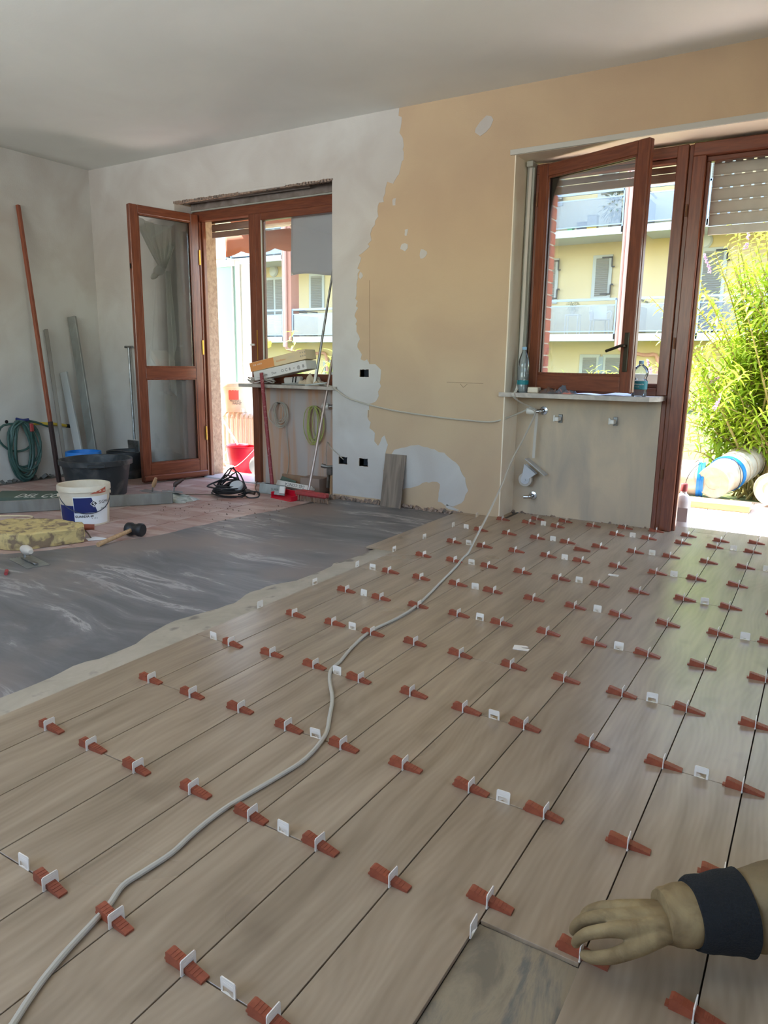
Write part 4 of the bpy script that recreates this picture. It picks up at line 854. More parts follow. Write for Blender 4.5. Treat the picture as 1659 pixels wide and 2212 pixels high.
mb = MB(); mb.lathe([(.004,0),(.02,.008),(.027,.04),(.026,.075),(.02,.10),(.012,.112)], (-.07,0,.064), 16, rot(0,PI/2,0), True, True); mb.fin('handle', mat('dusty_handle', S(206,196,182), .7), t, smooth=True)
# mallet
t = thing('rubber_mallet', 'black rubber mallet with wooden handle lying on terracotta edge', 'mallet', (-2.41,.215,-.0185), 0)
mb = MB(); mb.lathe([(.0,0),(.036,0),(.042,.008),(.042,.035),(.036,.045),(.036,.075),(.042,.085),(.042,.112),(.036,.12),(.0,.12)], (-.055,.015,.042), 20, rot(0,PI/2,.25), False); mb.fin('mallet_head', m_black, t, smooth=True)
MB().cyl((0,.0,.042),(.05,-.285,.014),.013,.015,10).fin('handle', m_tan, t, smooth=True)
# small tools round the foam
t = thing('pointing_trowel', 'small trowel with red-brown handle beyond right end of foam block', 'trowel', (-2.66,.05,-.0185), .5)
mb = MB(); mb.prism([(-.02,-.0),(.02,-.05),(.155,0),(.02,.05)], .002, None, (.06,-.06,.001)); mb.fin('blade', m_paper, t)
mb = MB(); mb.tube([(.07,-.05,.004),(.035,-.02,.03),(.0,.0,.045)], .005, 6); mb.fin('shank', m_steel, t, smooth=True)
mb = MB(); mb.tube([(-.06,-.02,.055),(-.02,0,.058),(.06,.03,.056)], [.016,.02,.02,.018], 10); mb.cyl((-.055,-.02,.0),(-.05,-.02,.05),.004); mb.fin('handle', mat('brown_handle', S(142,74,54), .4), t, smooth=True)
t = MB().cyl((0,0,.009),(.05,-.035,.009),.009).fin('red_plug', m_redd, world=True, loc=(0,0,0)); t.location = (-2.30,-.675,-.017); tag(t, 'small red plastic wall plug lying left on the adhesive', 'plug')
t = thing('hand_brush', 'worn hand brush with grey bristles at left edge of picture', 'brush', (-2.42,-.80,-.017), .9)
MB().box((0,0,.065), (.20,.055,.02), None, .005).fin('brush_back', m_tan, t); mb = MB(); rnd = random.Random(4)
for k in range(150): x = -.095+.19*rnd.random(); y = -.024+.048*rnd.random(); mb.cyl((x,y,.055),(x+.01*rnd.random(),y+.006*rnd.random(),0),.0016,.0012,3)
tag(mb.fin('bristles', mat('grey_bristle', S(170,160,146), .9), t), kind='stuff')
mb = MB(); pts = [(-3.0,.12,-.012),(-3.22,.10,-.012),(-3.38,.13,-.012),(-3.45,.05,-.012),(-3.38,-.02,-.012),(-3.52,-.06,-.012),(-3.68,-.02,-.012),(-3.62,.10,-.012),(-3.45,.20,-.012),(-3.36,.12,-.005),(-3.40,.0,-.005),(-3.6,-.12,-.012),(-3.9,-.3,-.012)]
mb.tube(pts, .006, 6, smooth=5); tag(mb.fin('cable_loop', mat('cream_cable', S(222,206,170), .6), world=True, loc=(-3.4,0,-.018), smooth=True), 'cream cable looped on the tiles behind the foam block', 'cable')
# hose and yellow pipe on the left wall
t = thing('garden_hose', 'dark green hose coil hanging on stained left wall', 'hose', (-4.97,1.12,.53))
rnd = random.Random(21); pts = []
for k in range(9):
    rx = .07 + .09*rnd.random(); rz_ = .21 + .065*rnd.random(); cy = 1.06 + .10*rnd.random()
    for q in range(8):
        th = PI/2 + 2*PI*q/8 + .1*rnd.random(); pts.append((-4.965+.045*rnd.random(), cy+rx*math.cos(th), .53-rz_+rz_*math.sin(th)))
pts += [(-4.95,.95,.50),(-4.96,.90,.38),(-4.96,1.0,.27),(-4.95,1.15,.27),(-4.95,1.22,.38),(-4.95,1.14,.52),(-4.95,1.25,.51),(-4.955,1.38,.46)]
mb = MB(); mb.tube(pts, .0105, 7, smooth=4); mb.fin('hose_coil', m_hose, t, True, smooth=True)
mb = MB(); mb.tube([(-4.99,1.10,.545),(-4.93,1.12,.535),(-4.915,1.17,.54)], .014, 6); mb.fin('hook', m_navy, t, True); mb = MB(); mb.box((-4.92,1.19,.465), (.04,.035,.075), None, .006); mb.fin('red_nozzle', m_redd, t, True)
t = thing('gas_pipe', 'yellow pipe with black end sticking out of left wall', 'pipe', (-4.99,1.35,.48)); mb = MB(); mb.tube([(-5.0,1.27,.492),(-4.955,1.34,.49),(-4.945,1.47,.475),(-4.94,1.57,.455)], .014, 9); mb.fin('pipe_body', m_yellow, t, True, smooth=True); mb = MB(); mb.cyl((-4.941,1.565,.456),(-4.935,1.615,.448),.018); mb.fin('pipe_cap', m_black, t, True)
tag(MB().cyl((-5.01,1.01,.525),(-4.998,1.01,.525),.016).fin('wall_hole', m_dark, bpy.data.objects['wall_left']))
# bars leaning on the left wall
def lean(name, p0, p1, sx, sy, ma, label, cat, rz=0.0, extra=None):
    p0 = Vector(p0); p1 = Vector(p1); t = thing(name, label, cat, p0); dv = p1-p0; q = dv.to_track_quat('Z','Y').to_matrix().to_4x4() @ Matrix.Rotation(rz,4,'Z')
    mb = MB(); mb.box((0,0,0), (sx,sy,dv.length), None, .003); bmesh.ops.transform(mb.bm, matrix=Matrix.Translation(dv/2) @ q, verts=mb.bm.verts[:]); mb.fin('bar', ma, t)
    if extra:
        mb = MB(); mb.box((0,0,0), (sx+.004,sy+.004,extra), None, .003); bmesh.ops.transform(mb.bm, matrix=Matrix.Translation(dv.normalized()*extra/2) @ q, verts=mb.bm.verts[:]); mb.fin('dark_end', mat('tarred_wood', S(60,44,42), .7), t)
    return t
lean('wooden_rod', (-4.64,1.24,-.018), (-4.975,1.283,2.40), .03, .03, mat('brown_rod', S(150,84,58), .5, col2=S(132,70,50), scale=6, stretch=(8,8,1)), 'tall brown wooden rod leaning on left wall', 'rod', .3, .55)
lean('leaning_profile', (-4.68,1.67,-.018), (-4.96,1.725,1.48), .028, .085, m_alu, 'tallest grey metal profile leaning on left wall near corner', 'profile', .5)
lean('leaning_profile', (-4.84,1.46,-.018), (-4.955,1.44,1.35), .075, .03, mat('grey_wood_bar', S(150,146,138), .7, col2=S(132,126,118), scale=8, stretch=(1,1,.2)), 'grey flat bar nearest the brown rod leaning on left wall', 'profile', .9)
lean('leaning_profile', (-4.70,1.545,-.018), (-4.968,1.60,.96), .03, .07, mat('pale_profile', S(190,194,194), .4, .3), 'shortest pale metal profile leaning between the two grey bars', 'profile', .6)
t = thing('spade', 'grey spade standing behind the open door leaf in the corner', 'spade', (-4.47,1.97,-.018)); mb = MB(); mb.cyl((-4.475,1.975,.32),(-4.525,2.01,1.20),.012,.012,8); mb.cyl((-4.575,2.01,1.205),(-4.475,2.01,1.205),.012); mb.fin('shaft', m_steel, t, True, smooth=True); mb = MB(); mb.box((-4.472,1.965,.15), (.16,.012,.33), rot(.06,0,.0), .004); mb.fin('spade_blade', m_steel, t, True)
# black cable coil with socket
t = thing('extension_reel', 'heap of black extension cable with plug on tiles before left door', 'cable', (-2.90,1.62,-.019))
rnd = random.Random(33); pts = []
for k in range(15):
    r = .09 + .08*rnd.random(); tx = .25*(rnd.random()-.3); ox = .07*(rnd.random()-.5)
    for q in range(9):
        th = 2*PI*q/9 + k*.3; x = ox + r*math.cos(th)*1.05; y = r*math.sin(th)*.8
        pts.append((x, y, max(.008, .014 + .006*k*.9 + (.17 if k in (3,6,8,11,13) and x < .05 else .05)*max(0, math.sin(th)) * (.5+.5*rnd.random()))))
mb = MB(); mb.tube(pts, .0062, 6, smooth=3); mb.tube([(.10,.0,.02),(.2,.03,.05),(.27,.06,.05),(.30,.02,.02),(.24,-.02,.012),(.18,.0,.02)], .006, 6); mb.fin('cable_coil', m_black, t, smooth=True)
MB().lathe([(.0,0),(.05,0),(.056,.008),(.056,.03),(.05,.038),(.0,.038)], (.08,.01,.075), 20, rot(.5,.2,0), False).fin('socket_disc', mat('disc_grey', S(200,206,210), .4), t, smooth=True)
mb = MB(); mb.tube([(.12,.02,.06),(.17,.04,.05),(.235,.05,.04)], [.018,.02,.017], 8); mb.fin('plug', mat('brown_plug', S(84,66,56), .6), t, smooth=True)
mb = MB(); mb.tube([(-2.74,1.80,-.014),(-2.95,2.0,-.014),(-3.05,2.12,-.012),(-3.14,2.235,-.007),(-3.2,2.4,-.007),(-3.3,2.55,-.012)], .005, 6); mb.tube([(-3.02,1.58,-.014),(-3.25,1.42,-.014),(-3.5,1.28,-.014)], .004, 5); tag(mb.fin('loose_cable', m_cordk, world=True, loc=(-3.0,2.1,-.018), smooth=True), 'thin grey cable running from black coil out over the door sill', 'cable')
rnd = random.Random(5); mb = MB()
for k in range(120):
    x = -2.55 + rnd.gauss(0,.28); y = 1.15 + rnd.gauss(0,.22); r = .0015+.0035*rnd.random()**3
    if x > -1.3: continue
    mb.box((x,y,-.0165+r*.3), (r*2.5,r*1.4,r), rot(rnd.random(),rnd.random(),rnd.random()*3))
tag(mb.fin('floor_grit', mat('brown_grit', S(132,110,98), .9), floor), kind='stuff')
# ================================================================ OUTSIDE: TERRACE
tag(MB().bx(-7,4,2.52,4.12,-.14,-.047).fin('terrace_base', m_mortar), kind='structure'); terr = bpy.data.objects['terrace_base']
tt = MB(); tt.box((0,0,0), (.294,.294,.010), None, .001); tt_me = None
for i in range(-16, 8):
    for j in range(0, 5):
        x = i*.3+.1; y = 2.675+j*.3
        if not (-4.75 < x < -2.9 or -.7 < x < 2.2): continue
        if tt_me is None: o = tt.fin('terrace_tile', m_terr, terr); tt_me = o.data
        else: o = bpy.data.objects.new('terrace_tile', tt_me); link(o, terr)
        o.location = (x, y, -.045)
tag(MB().bx(-40,40,4.12,60,-.4,-.10).fin('garden_ground', m_grass), kind='structure')
# bricks of the house wall that show beside the windows
bm_ = MB(); bm_.box((0,0,0), (.06,.135,.075), None, .003); b_me = None
for (x, y, z0, z1) in [(-.572,2.500,.905,2.42),(.398,2.492,.0,.86)]:
    MB().bx(x-.028,x+.026,2.42,2.555,z0-.04,z1).fin('brick_mortar', m_mortar, wall_far)
    z = z0
    while z < z1-.02:
        if b_me is None: o = bm_.fin('brick', m_brick, wall_far); b_me = o.data
        else: o = bpy.data.objects.new('brick', b_me); link(o, wall_far)
        o.location = (x+.002, y+.003, z+.0375); z += .086
tag(MB().bx(-.66,.46,2.40,2.66,.868,.90,.003).fin('sill_outer_right', m_marble), kind='structure')
MB().bx(.405,.44,2.555,2.60,-.04,.86,.004).fin('concrete_jamb', mat('grey_concrete', S(170,166,160), .9), wall_far)
lb = MB().bx(.02,.33,2.69,2.72,.62,1.035,.003).fin('grey_panel', mat('grey_board', S(176,174,170), .7), world=True, loc=(.18,2.70,.62)); tag(lb, 'plain grey panel standing on a stand outside the right window', 'panel')
mb = MB(); mb.bx(.05,.08,2.69,2.72,-.04,.62); mb.bx(.27,.30,2.69,2.72,-.04,.62); o = mb.fin('panel_stand', m_alu, lb, True)
# jug beside the door
t = thing('plastic_jug', 'white plastic jug with red cap standing outside door beside the brick', 'jug', (.478,2.66,-.04))
MB().lathe([(.0,0),(.05,0),(.054,.01),(.054,.19),(.045,.225),(.02,.25),(.02,.27)], (0,0,0), 16, None, False, True).fin('jug_body', mat('jug_plastic', S(220,210,204), .5), t, smooth=True); MB().lathe([(.022,0),(.024,.005),(.024,.05),(.02,.055)], (0,0,.262), 14, None, True, True).fin('cap', m_redd, t, smooth=True)
MB().bx(-.045,.045,-.0552,-.0542,.05,.15).fin('label', mat('jug_label', S(190,180,174), .7), t)
# timber and buckets
t = thing('timber_board', 'pale pine board lying on the terrace before the lying buckets', 'board', (.35,3.60,-.04), 0); mb = MB(); mb.box((-.10,0,.028), (1.2,.22,.055), rot(0,0,.02), .004); mb.fin('board_body', m_board, t)
def lying(c, ax, label, segs, r, ma=None, cat='bucket', lime=False, text=None):
    """buckets lying on their side, pushed into one another; ax points from the bottom to the mouth"""
    t = thing('lying_bucket', label, cat, (c[0], c[1], -.04)); ax = Vector(ax).normalized(); q = ax.to_track_quat('Z','X').to_matrix().to_4x4(); tilt = Matrix.Translation((0,0,r*1.0+.006)) @ q
    def put(mb, nm, m_): bmesh.ops.transform(mb.bm, matrix=tilt, verts=mb.bm.verts[:]); return mb.fin(nm, m_, t, smooth=True)
    for k, (z, h, m_) in enumerate(segs):
        if k == 0: mb = MB().lathe([(.0,z+.008),(r*.40,z+.008),(r*.42,z+.004),(r*.84,z+.004),(r*.86,z),(r*.88,z),(r*.97,z+h)], (0,0,0), 28, None, False); put(mb, 'bucket_body', m_)
        else: put(MB().lathe([(r*.93,z),(r*.955,z+h*.5),(r*.97,z+h)], (0,0,0), 28, None, False), 'bucket_body', m_)
        put(MB().lathe([(r*.97,z+h-.055),(r*1.02,z+h-.055),(r*1.02,z+h-.03),(r*.99,z+h-.028),(r*.99,z+h-.014),(r*1.02,z+h-.012),(r*1.02,z+h),(r*.95,z+h),(r*.93,z+h-.06)], (0,0,0), 28, None, False), 'rim', m_blue if m_ is m_cream2 and k == 0 and 'blue band' in label else m_)
    mb = MB(); k = 12; z = segs[0][0]+segs[0][1]-.04
    mb.tube([(r*1.03*math.cos(PI*i/k+.3), r*1.03*math.sin(PI*i/k+.3), z - .10*math.sin(PI*i/k)) for i in range(k+1)], .003, 5, smooth=2); put(mb, 'bail_handle', m_iron)
    return t, tilt
m_cream2 = mat('sun_white_bucket', S(190,187,175), .45, col2=S(170,160,140), scale=11)
tA, mA = lying((.10,4.03), (1,.10,0), 'white lying bucket with blue band and lime print, left behind the board', [(0,.33,m_cream2)], .150)
mb = MB(); mb.lathe([(.142,.02),(.1445,.10)], (0,0,0), 28, None, False); bmesh.ops.transform(mb.bm, matrix=mA, verts=mb.bm.verts[:]); mb.fin('lime_band', m_lime, tA, smooth=True)
tA2, _ = lying((.06,4.42), (1,.1,0), 'beige lying bucket behind the blue-banded one', [(0,.3,mat('beige_bucket', S(222,190,166), .5))], .14)
tB, mB = lying((.52,3.90), (.26,1,.17), 'long stack of nested white buckets lying with blue band, in the middle', [(0,.32,m_cream2),(.18,.30,m_cream2),(.34,.30,m_cream2),(.5,.30,m_cream2),(.66,.30,m_cream2)], .155)
mb = MB(); mb.lathe([(.158,.275),(.160,.30)], (0,0,0), 28, None, False); bmesh.ops.transform(mb.bm, matrix=mB, verts=mb.bm.verts[:]); mb.fin('blue_band', m_blue, tB, smooth=True)
tC, _ = lying((.96,3.84), (.30,1,0), 'lying white bucket with its round bottom facing the room, at right', [(0,.32,m_cream2)], .15)
tD, _ = lying((1.36,4.30), (.3,1,0), 'white lying bucket half hidden at right edge behind the round bottom', [(0,.33,m_cream2)], .15); tD.location.z = .1
MB().box((0,.16,-.07), (.5,.5,.14), None, .01).fin('plinth', m_mortar, tD)
# ---------------------------------------------------------------- shrub
def leaf_verts(L, w, droop, fold=.25):
    pts = []; n = 4
    for i in range(n+1):
        t = i/n; ww = w*math.sin(PI*min(1,(t*.9+.06)))**.8*(1-.15*t) if 0 < i < n else (.001 if i == n else w*.12)
        x = L*t; z = -droop*L*t*t; pts.append(((x,-ww,z+fold*ww),(x,0,z),(x,ww,z+fold*ww)))
    return pts
def add_leaf(bm, M, L, w, droop):
    pr = [[bm.verts.new(M @ Vector(p)) for p in row] for row in leaf_verts(L, w, droop)]
    for a, b in zip(pr, pr[1:]):
        bm.faces.new((a[0],b[0],b[1],a[1])); bm.faces.new((a[1],b[1],b[2],a[2]))
def grow(name, label, base, tips, seed, leafL=(.08,.13), step=.055, flowers=(), group=None, spread=.25, sub=3, mleaf=None, maxparts=300, cat='shrub'):
    rnd = random.Random(seed); t = thing(name, label, cat, base, 0, group); B = Vector(base); stems = MB(); leaves = []
    def stem(p0, p1, r, bend):
        mid = (p0+p1)/2 + Vector(bend); pts = [p0.lerp(mid, k/6).lerp(mid.lerp(p1, k/6), k/6) for k in range(7)]
        stems.tube(pts, [r, r*.8, r*.6, r*.45, r*.3], 5, smooth=2); return spline(pts, 4)
    def dress(path, f0, step):
        acc = 0; alt = 0
        for a, b in zip(path, path[1:]):
            acc += (b-a).length
        tot = acc; acc = 0; nxt = f0*tot
        for a, b in zip(path, path[1:]):
            seg = (b-a).length
            while acc + seg >= nxt:
                p = a.lerp(b, (nxt-acc)/max(seg,1e-6)); dr = (b-a).normalized(); alt += 1
                side = dr.cross(Vector((0,0,1)));
                if side.length < .1: side = Vector((1,0,0))
                side.normalize(); side = Matrix.Rotation(alt*PI/2 + rnd.random()*.6, 3, dr) @ side
                fr_ = nxt/tot
                for s_ in (1,-1):
                    d_ = (side*s_ + dr*.55 + Vector((0,0,.1))).normalized(); L = (leafL[0]+(leafL[1]-leafL[0])*rnd.random())*(1.0 - .45*max(0,fr_-.6)/.4)
                    q = d_.to_track_quat('X','Z').to_matrix().to_4x4(); leaves.append((Matrix.Translation(p) @ q @ Matrix.Rotation(rnd.uniform(-.5,.5),4,'X'), L, L*.14, .35+.5*rnd.random()))
                nxt += step*(1-.3*fr_)
            acc += seg
    for tip in tips:
        tp = Vector(tip); p0 = B + Vector((rnd.uniform(-spread,spread), rnd.uniform(-spread,spread), 0))
        path = stem(p0, tp, .012, (rnd.uniform(-.1,.1), rnd.uniform(-.1,.1), .25+.2*rnd.random())); dress(path, .30, step)
        for k in range(sub):
            f = .35 + .5*rnd.random(); q = path[int(f*(len(path)-1))]; d_ = (tp-q)
            e = q + Vector((rnd.uniform(-.3,.3), rnd.uniform(-.3,.3), .12+.25*rnd.random()))
            sp2 = stem(q, e, .005, (0,0,.04)); dress(sp2, .1, step*.9)
    tag(stems.fin('stems', m_stem, t, True, smooth=True), kind='stuff')
    for k, (p, d_) in enumerate(flowers):
        mb = MB(); rn = random.Random(k); p = Vector(p); d_ = Vector(d_)
        for i in range(50):
            f = rn.random(); c = p + d_*f + Vector((rn.uniform(-1,1), rn.uniform(-1,1), rn.uniform(-1,1)))*.018*(1-f*.7); mb.ball(c, .007, sub=1)
        mb.fin('flower_spike', m_lilac, t, True)
    cp = cam.location
    def dist(l): return (l[0].translation - cp).length
    vis = [l for l in leaves if (lambda v: -.02 < v.x < 1.02 and -.02 < v.y < 1.02 and v.z > 0)(world_to_camera_view(SC, cam, l[0].translation))]
    vis.sort(key=dist); parts = vis[:maxparts]; ids = {id(x) for x in parts}
    me_cache = {}
    for Mx, L, w, dr in parts:
        key = (round(L/.02), round(dr/.25))
        if key not in me_cache:
            mb = MB(); add_leaf(mb.bm, Matrix.Identity(4), key[0]*.02, key[0]*.02*.14, key[1]*.25); o = mb.fin('leaf', mleaf or m_leaf, t, smooth=True); me_cache[key] = o.data
        else: o = bpy.data.objects.new('leaf', me_cache[key]); link(o, t)
        o.matrix_basis = Matrix.Translation(-B) @ Mx
    bm = bmesh.new()
    for l in leaves:
        if id(l) in ids: continue
        add_leaf(bm, l[0], l[1], l[2], l[3])
    mb = MB(); mb.bm.free(); mb.bm = bm
    if len(bm.verts): tag(mb.fin('foliage', m_leafd, t, True, smooth=True), kind='stuff')
    return t
rnd = random.Random(77)
tips = []
for k in range(40):
    tips.append((.35 + 1.6*rnd.random()**1.3, 4.5+.8*rnd.random(), 1.3 + 1.15*rnd.random()))
for k in range(74):
    z = .25 + 2.15*rnd.random(); xl = .02 + .12*rnd.random() + (.25 if z > 1.85 else 0); x = xl + (2.3-xl)*rnd.random()**1.15; tips.append((x, 4.35+1.1*rnd.random(), z))
tips += [(-.28,4.6,1.74),(-.20,4.6,1.38),(-.22,4.5,1.13),(.0,4.6,1.80),(.22,4.6,2.08),(.14,4.5,1.9),(.42,4.7,2.28),(.62,4.6,2.35),(.1,4.4,.6),(.2,4.3,.45),(.4,4.35,.75),(.25,4.4,1.0),(.5,4.4,1.3),(.05,4.5,1.35),(.8,4.4,.4),(.15,4.45,.30),(.3,4.6,.25),(.45,4.6,.35),(.6,4.5,.45),(.2,4.5,.55),(.35,4.55,.6),(.5,4.45,.65),(.1,4.55,.75),(.75,4.6,.6),(.9,4.5,.8),(.65,4.6,.9),(-.05,4.45,.9),(.6,4.45,1.9)]
grow('butterfly_bush', 'tall yellow-green flowering bush with lilac spikes behind the lying buckets', (.95,4.85,-.10), tips, 5, spread=.35, sub=4,
     flowers=[((.24,4.55,1.93),(-.07,0,.16)),((.50,4.6,2.12),(.02,0,.2)),((.12,4.5,1.16),(-.10,-.02,.05)),((.33,4.5,.95),(.1,0,.06)),((-.18,4.5,1.02),(-.05,0,.13)),((.42,4.3,.72),(.04,0,.1))])
rnd = random.Random(78)
grow('hedge_bush', 'low pale hedge far behind the right window pane', (-2.6,9.0,-.10), [(-4.2+3.6*k/22, 8.8+.5*rnd.random(), .80+.14*rnd.random()) for k in range(23)], 6, leafL=(.09,.14), step=.09, spread=1.2, sub=2, maxparts=40, mleaf=mat('pale_leaf', S(168,200,120), .6), cat='hedge')
rnd = random.Random(79)
rb = grow('rose_bush', 'yellow rose bush with pale blooms outside the left door', (-4.35,4.45,-.10), [(-4.6+.9*rnd.random(), 4.2+.4*rnd.random(), .6+.62*rnd.random()) for k in range(16)], 7, leafL=(.09,.14), step=.08, spread=.15, sub=2, maxparts=80)
for k, (x, y, z, r) in enumerate([(-4.66,4.2,1.30,.075),(-4.45,4.2,1.04,.06),(-4.36,4.2,1.10,.05),(-4.52,4.15,.97,.05),(-3.55,4.3,1.12,.08),(-3.30,4.3,1.16,.07)]):
    mb = MB()
    for i in range(9): a = i*2.4; rr = r*(.25+.06*i); mb.ball((x+rr*math.cos(a)*.7, y+rr*.3*math.sin(a*1.3), z+rr*math.sin(a)*.7), r*.45, (1,.6,1), None, 1)
    mb.fin('rose_bloom', m_rose, rb, True, smooth=True)
# ---------------------------------------------------------------- things outside the left door
MB().bx(-3.95,-3.845,2.36,2.535,-.04,2.40,.003).fin('rough_jamb', mat('rough_render', S(176,150,126), .95, col2=S(150,124,104), scale=30, bump=.6, bscale=50), wall_far)
t = thing('radiator', 'old cream column radiator standing outside the left door', 'radiator', (-4.05,3.02,-.04))
for k in range(10):
    x = -.30 + .062*k; mb = MB()
    for y in (-.055, 0, .055): mb.tube([(x,y,.07),(x,y,.3),(x,y,.54)], .014, 8, smooth=1)
    mb.tube([(x,-.055,.54),(x,-.04,.575),(x,0,.585),(x,.04,.575),(x,.055,.54)], .016, 8, smooth=2); mb.tube([(x,-.055,.07),(x,-.04,.035),(x,0,.03),(x,.04,.035),(x,.055,.07)], .016, 8, smooth=2)
    mb.cyl((x-.031,0,.54),(x+.031,0,.54),.022); mb.cyl((x-.031,0,.07),(x+.031,0,.07),.022)
    if k in (0, 9): mb.bx(x-.012,x+.012,-.06,.06,0,.05)
    mb.fin('column', m_rad, t, smooth=True)
mb = MB(); mb.cyl((-.345,0,.54),(-.33,0,.54),.024); mb.cyl((-.30,-.075,.55),(-.30,-.055,.55),.014); mb.fin('end_plug', m_rad, t)
t = bucket('paint_bucket', (-4.09,3.02,.560), .135, .16, .30, m_cream, 'stained cream paint bucket with red square standing on the radiator', .008)
A1 = math.atan2(-2.728-3.02, 1.268+4.09)
def onc(x0, z0, off=.003): return lambda x, y: ((.1375+(.155-.1375)*(z0+y)/.3+off)*math.cos(A1+(x0+x)/.147), (.1375+(.155-.1375)*(z0+y)/.3+off)*math.sin(A1+(x0+x)/.147), z0+y)
mb = MB(); f = onc(0,0); mb.grid(lambda u,v: f(-.085+.105*u, .13+.10*v), 10, 2); mb.fin('red_square', mat('faded_red', S(208,96,88), .6), t)
lettering('print', 'MAXVO', .032, mat('label_ink', S(74,66,72), .6), t, onc(-.075,.107,.004)); lettering('print', 'PAINT', .034, mat('label_ink2', S(96,80,78), .6), t, onc(-.045,.079,.004))
tag(MB().cyl((-3.93,2.93,.562),(-3.93,2.93,.60),.02).fin('small_can', m_whitepl, world=True, loc=(-3.93,2.93,.562)), 'small white can at foot of the bucket on the radiator', 'can')
t = thing('mop_bucket', 'bright red mop bucket with wringer just outside the left door', 'bucket', (-3.80,2.755,-.04))
def oval(r, z, k=1.0): return [(r*1.12*math.cos(2*PI*i/28), r*.80*math.sin(2*PI*i/28), z) for i in range(28)]
mb = MB(); rings = [[mb.bm.verts.new(p) for p in oval(r, z)] for r, z in [(.115,0),(.150,.255),(.160,.257),(.160,.275),(.148,.275),(.112,.01)]]
for a, b in zip(rings, rings[1:]):
    for i in range(28): mb.bm.faces.new((a[i],a[(i+1)%28],b[(i+1)%28],b[i]))
mb.bm.faces.new(rings[0][::-1]); mb.bm.faces.new(rings[-1]); mb.fin('bucket_body', m_red, t, smooth=True)
mb = MB(); mb.lathe([(.10,.0),(.112,.012),(.108,.02),(.08,.012),(.05,-.05)], (-.045,0,.268), 20, None, False); mb.fin('wringer', mat('wringer_red', S(220,70,84), .4), t, smooth=True)
mb = MB(); mb.tube([(-.17,.0,.25),(-.15,-.10,.16),(-.07,-.15,.085),(0,-.155,.08),(.07,-.15,.09),(.15,-.10,.17),(.17,0,.25)], .0035, 6); mb.fin('bail_handle', m_whitepl, t, smooth=True); MB().cyl((-.06,-.155,.083),(.03,-.157,.081),.011).fin('grip', m_whitepl, t, smooth=True)
tag(MB().cyl((-3.845,2.755,.24),(-4.33,2.90,.66),.011,.011,8).fin('mop_stick', mat('pale_metal', S(196,190,190), .35, .5), world=True, loc=(-3.845,2.755,.0), smooth=True), 'pale mop stick standing in red bucket and leaning on radiator', 'mop')
t = thing('cable_winder', 'round cream cable winder disc leaning at foot of the left mullion', 'winder', (-3.42,2.60,-.04)); mb = MB(); mb.lathe([(.0,-.008),(.09,-.008),(.105,0),(.09,.008),(.05,.012),(.03,.02),(.0,.02)], (0,0,.12), 24, rot(PI/2-.25,0,.75), False); mb.fin('disc', m_cream, t, smooth=True); mb = MB(); mb.tube([(-.0,-.02,.03),(.0,-.05,-.0),(.02,-.06,.005)], .014, 6); mb.fin('foot', m_cream, t)
mb = MB(); mb.tube([(-3.33,2.42,.87),(-3.34,2.44,.6),(-3.33,2.46,.35),(-3.34,2.52,.2),(-3.40,2.58,.15)], .004, 6); tag(mb.fin('hanging_cable', m_cordk, world=True, loc=(-3.33,2.45,.8), smooth=True), 'thin dark cable hanging down beside the left mullion outside', 'cable')
for k in range(3): 
    t = bucket('plastic_tub', (-4.36,2.80,-.04+.09*k), .06, .07, .10, mat('lilac_tub', S(200,200,222), .5), '%s small pale tub of the stack beside the radiator' % ['lowest','middle','topmost'][k], .004); t['group'] = 'stack of small tubs'
# screen, parapet and awning
t = thing('balcony_screen', 'pale frosted glass screen with white frame outside the left door', 'screen', (-4.55,3.42,-.04))
R0 = (-5.6,-4.52)
MB().bx(-5.6,-4.30,3.40,3.44,.50,2.10).fin('frosted_pane', m_mint, t, True)
mb = MB(); mb.bx(-4.40,-4.33,3.38,3.46,-.04,2.17,.004); mb.bx(-5.6,-4.40,3.381,3.459,2.10,2.17,.004); mb.bx(-4.46,-4.44,3.385,3.455,.52,2.1,.002); mb.bx(-5.6,-4.40,3.381,3.459,.46,.52,.004); mb.fin('screen_frame', mat('white_alu', S(216,228,228), .4), t, True)
mb = MB(); mb.bx(-4.33,-4.20,3.39,3.45,-.04,2.12,.004); mb.fin('corner_post', MATS['white_alu'], t, True)
tag(MB().bx(-7,-4.33,3.46,3.60,-.14,.46).fin('parapet_1', m_slab), kind='structure'); tag(MB().bx(-4.33,-2.2,3.95,4.08,-.14,.82).fin('parapet_2', m_slab), kind='structure')
t = thing('awning', 'rolled terracotta awning with scalloped valance above the left terrace', 'awning', (-3.4,3.45,2.5))
def val(x0, x1, y, z0, d, per, ph): 
    mb = MB(); n = 60; mb.grid(lambda u, v: (x0+(x1-x0)*u, y + .006*math.sin(u*20), z0 - v*(d + .045*abs(math.sin((x0+(x1-x0)*u)*PI/per+ph)) - .02)), n, 3); return mb
val(-4.45,-2.6,3.30,2.41,.20,.46,.6).fin('valance', m_awning, t, True, smooth=True, solid=.002)
val(-4.80,-4.52,3.22,2.41,.215,.3,0).fin('side_flap', mat('orange_awning', S(214,100,44), .85), t, True, smooth=True, solid=.002)
mb = MB(); mb.cyl((-4.2,3.34,2.475),(-2.4,3.34,2.475),.035); mb.cyl((-3.55,3.30,2.42),(-2.4,3.30,2.42),.018); mb.fin('roller_tube', m_cream, t, True, smooth=True); mb = MB(); mb.box((-3.42,3.31,2.44), (.06,.06,.14), None, .008); mb.fin('bracket', m_cream, t, True)
mb = MB(); mb.grid(lambda u,v: (-4.28+1.9*u, 3.32-.75*v, 2.47+.28*v), 4, 4); mb.fin('canopy', m_awning, t, True, solid=.003)
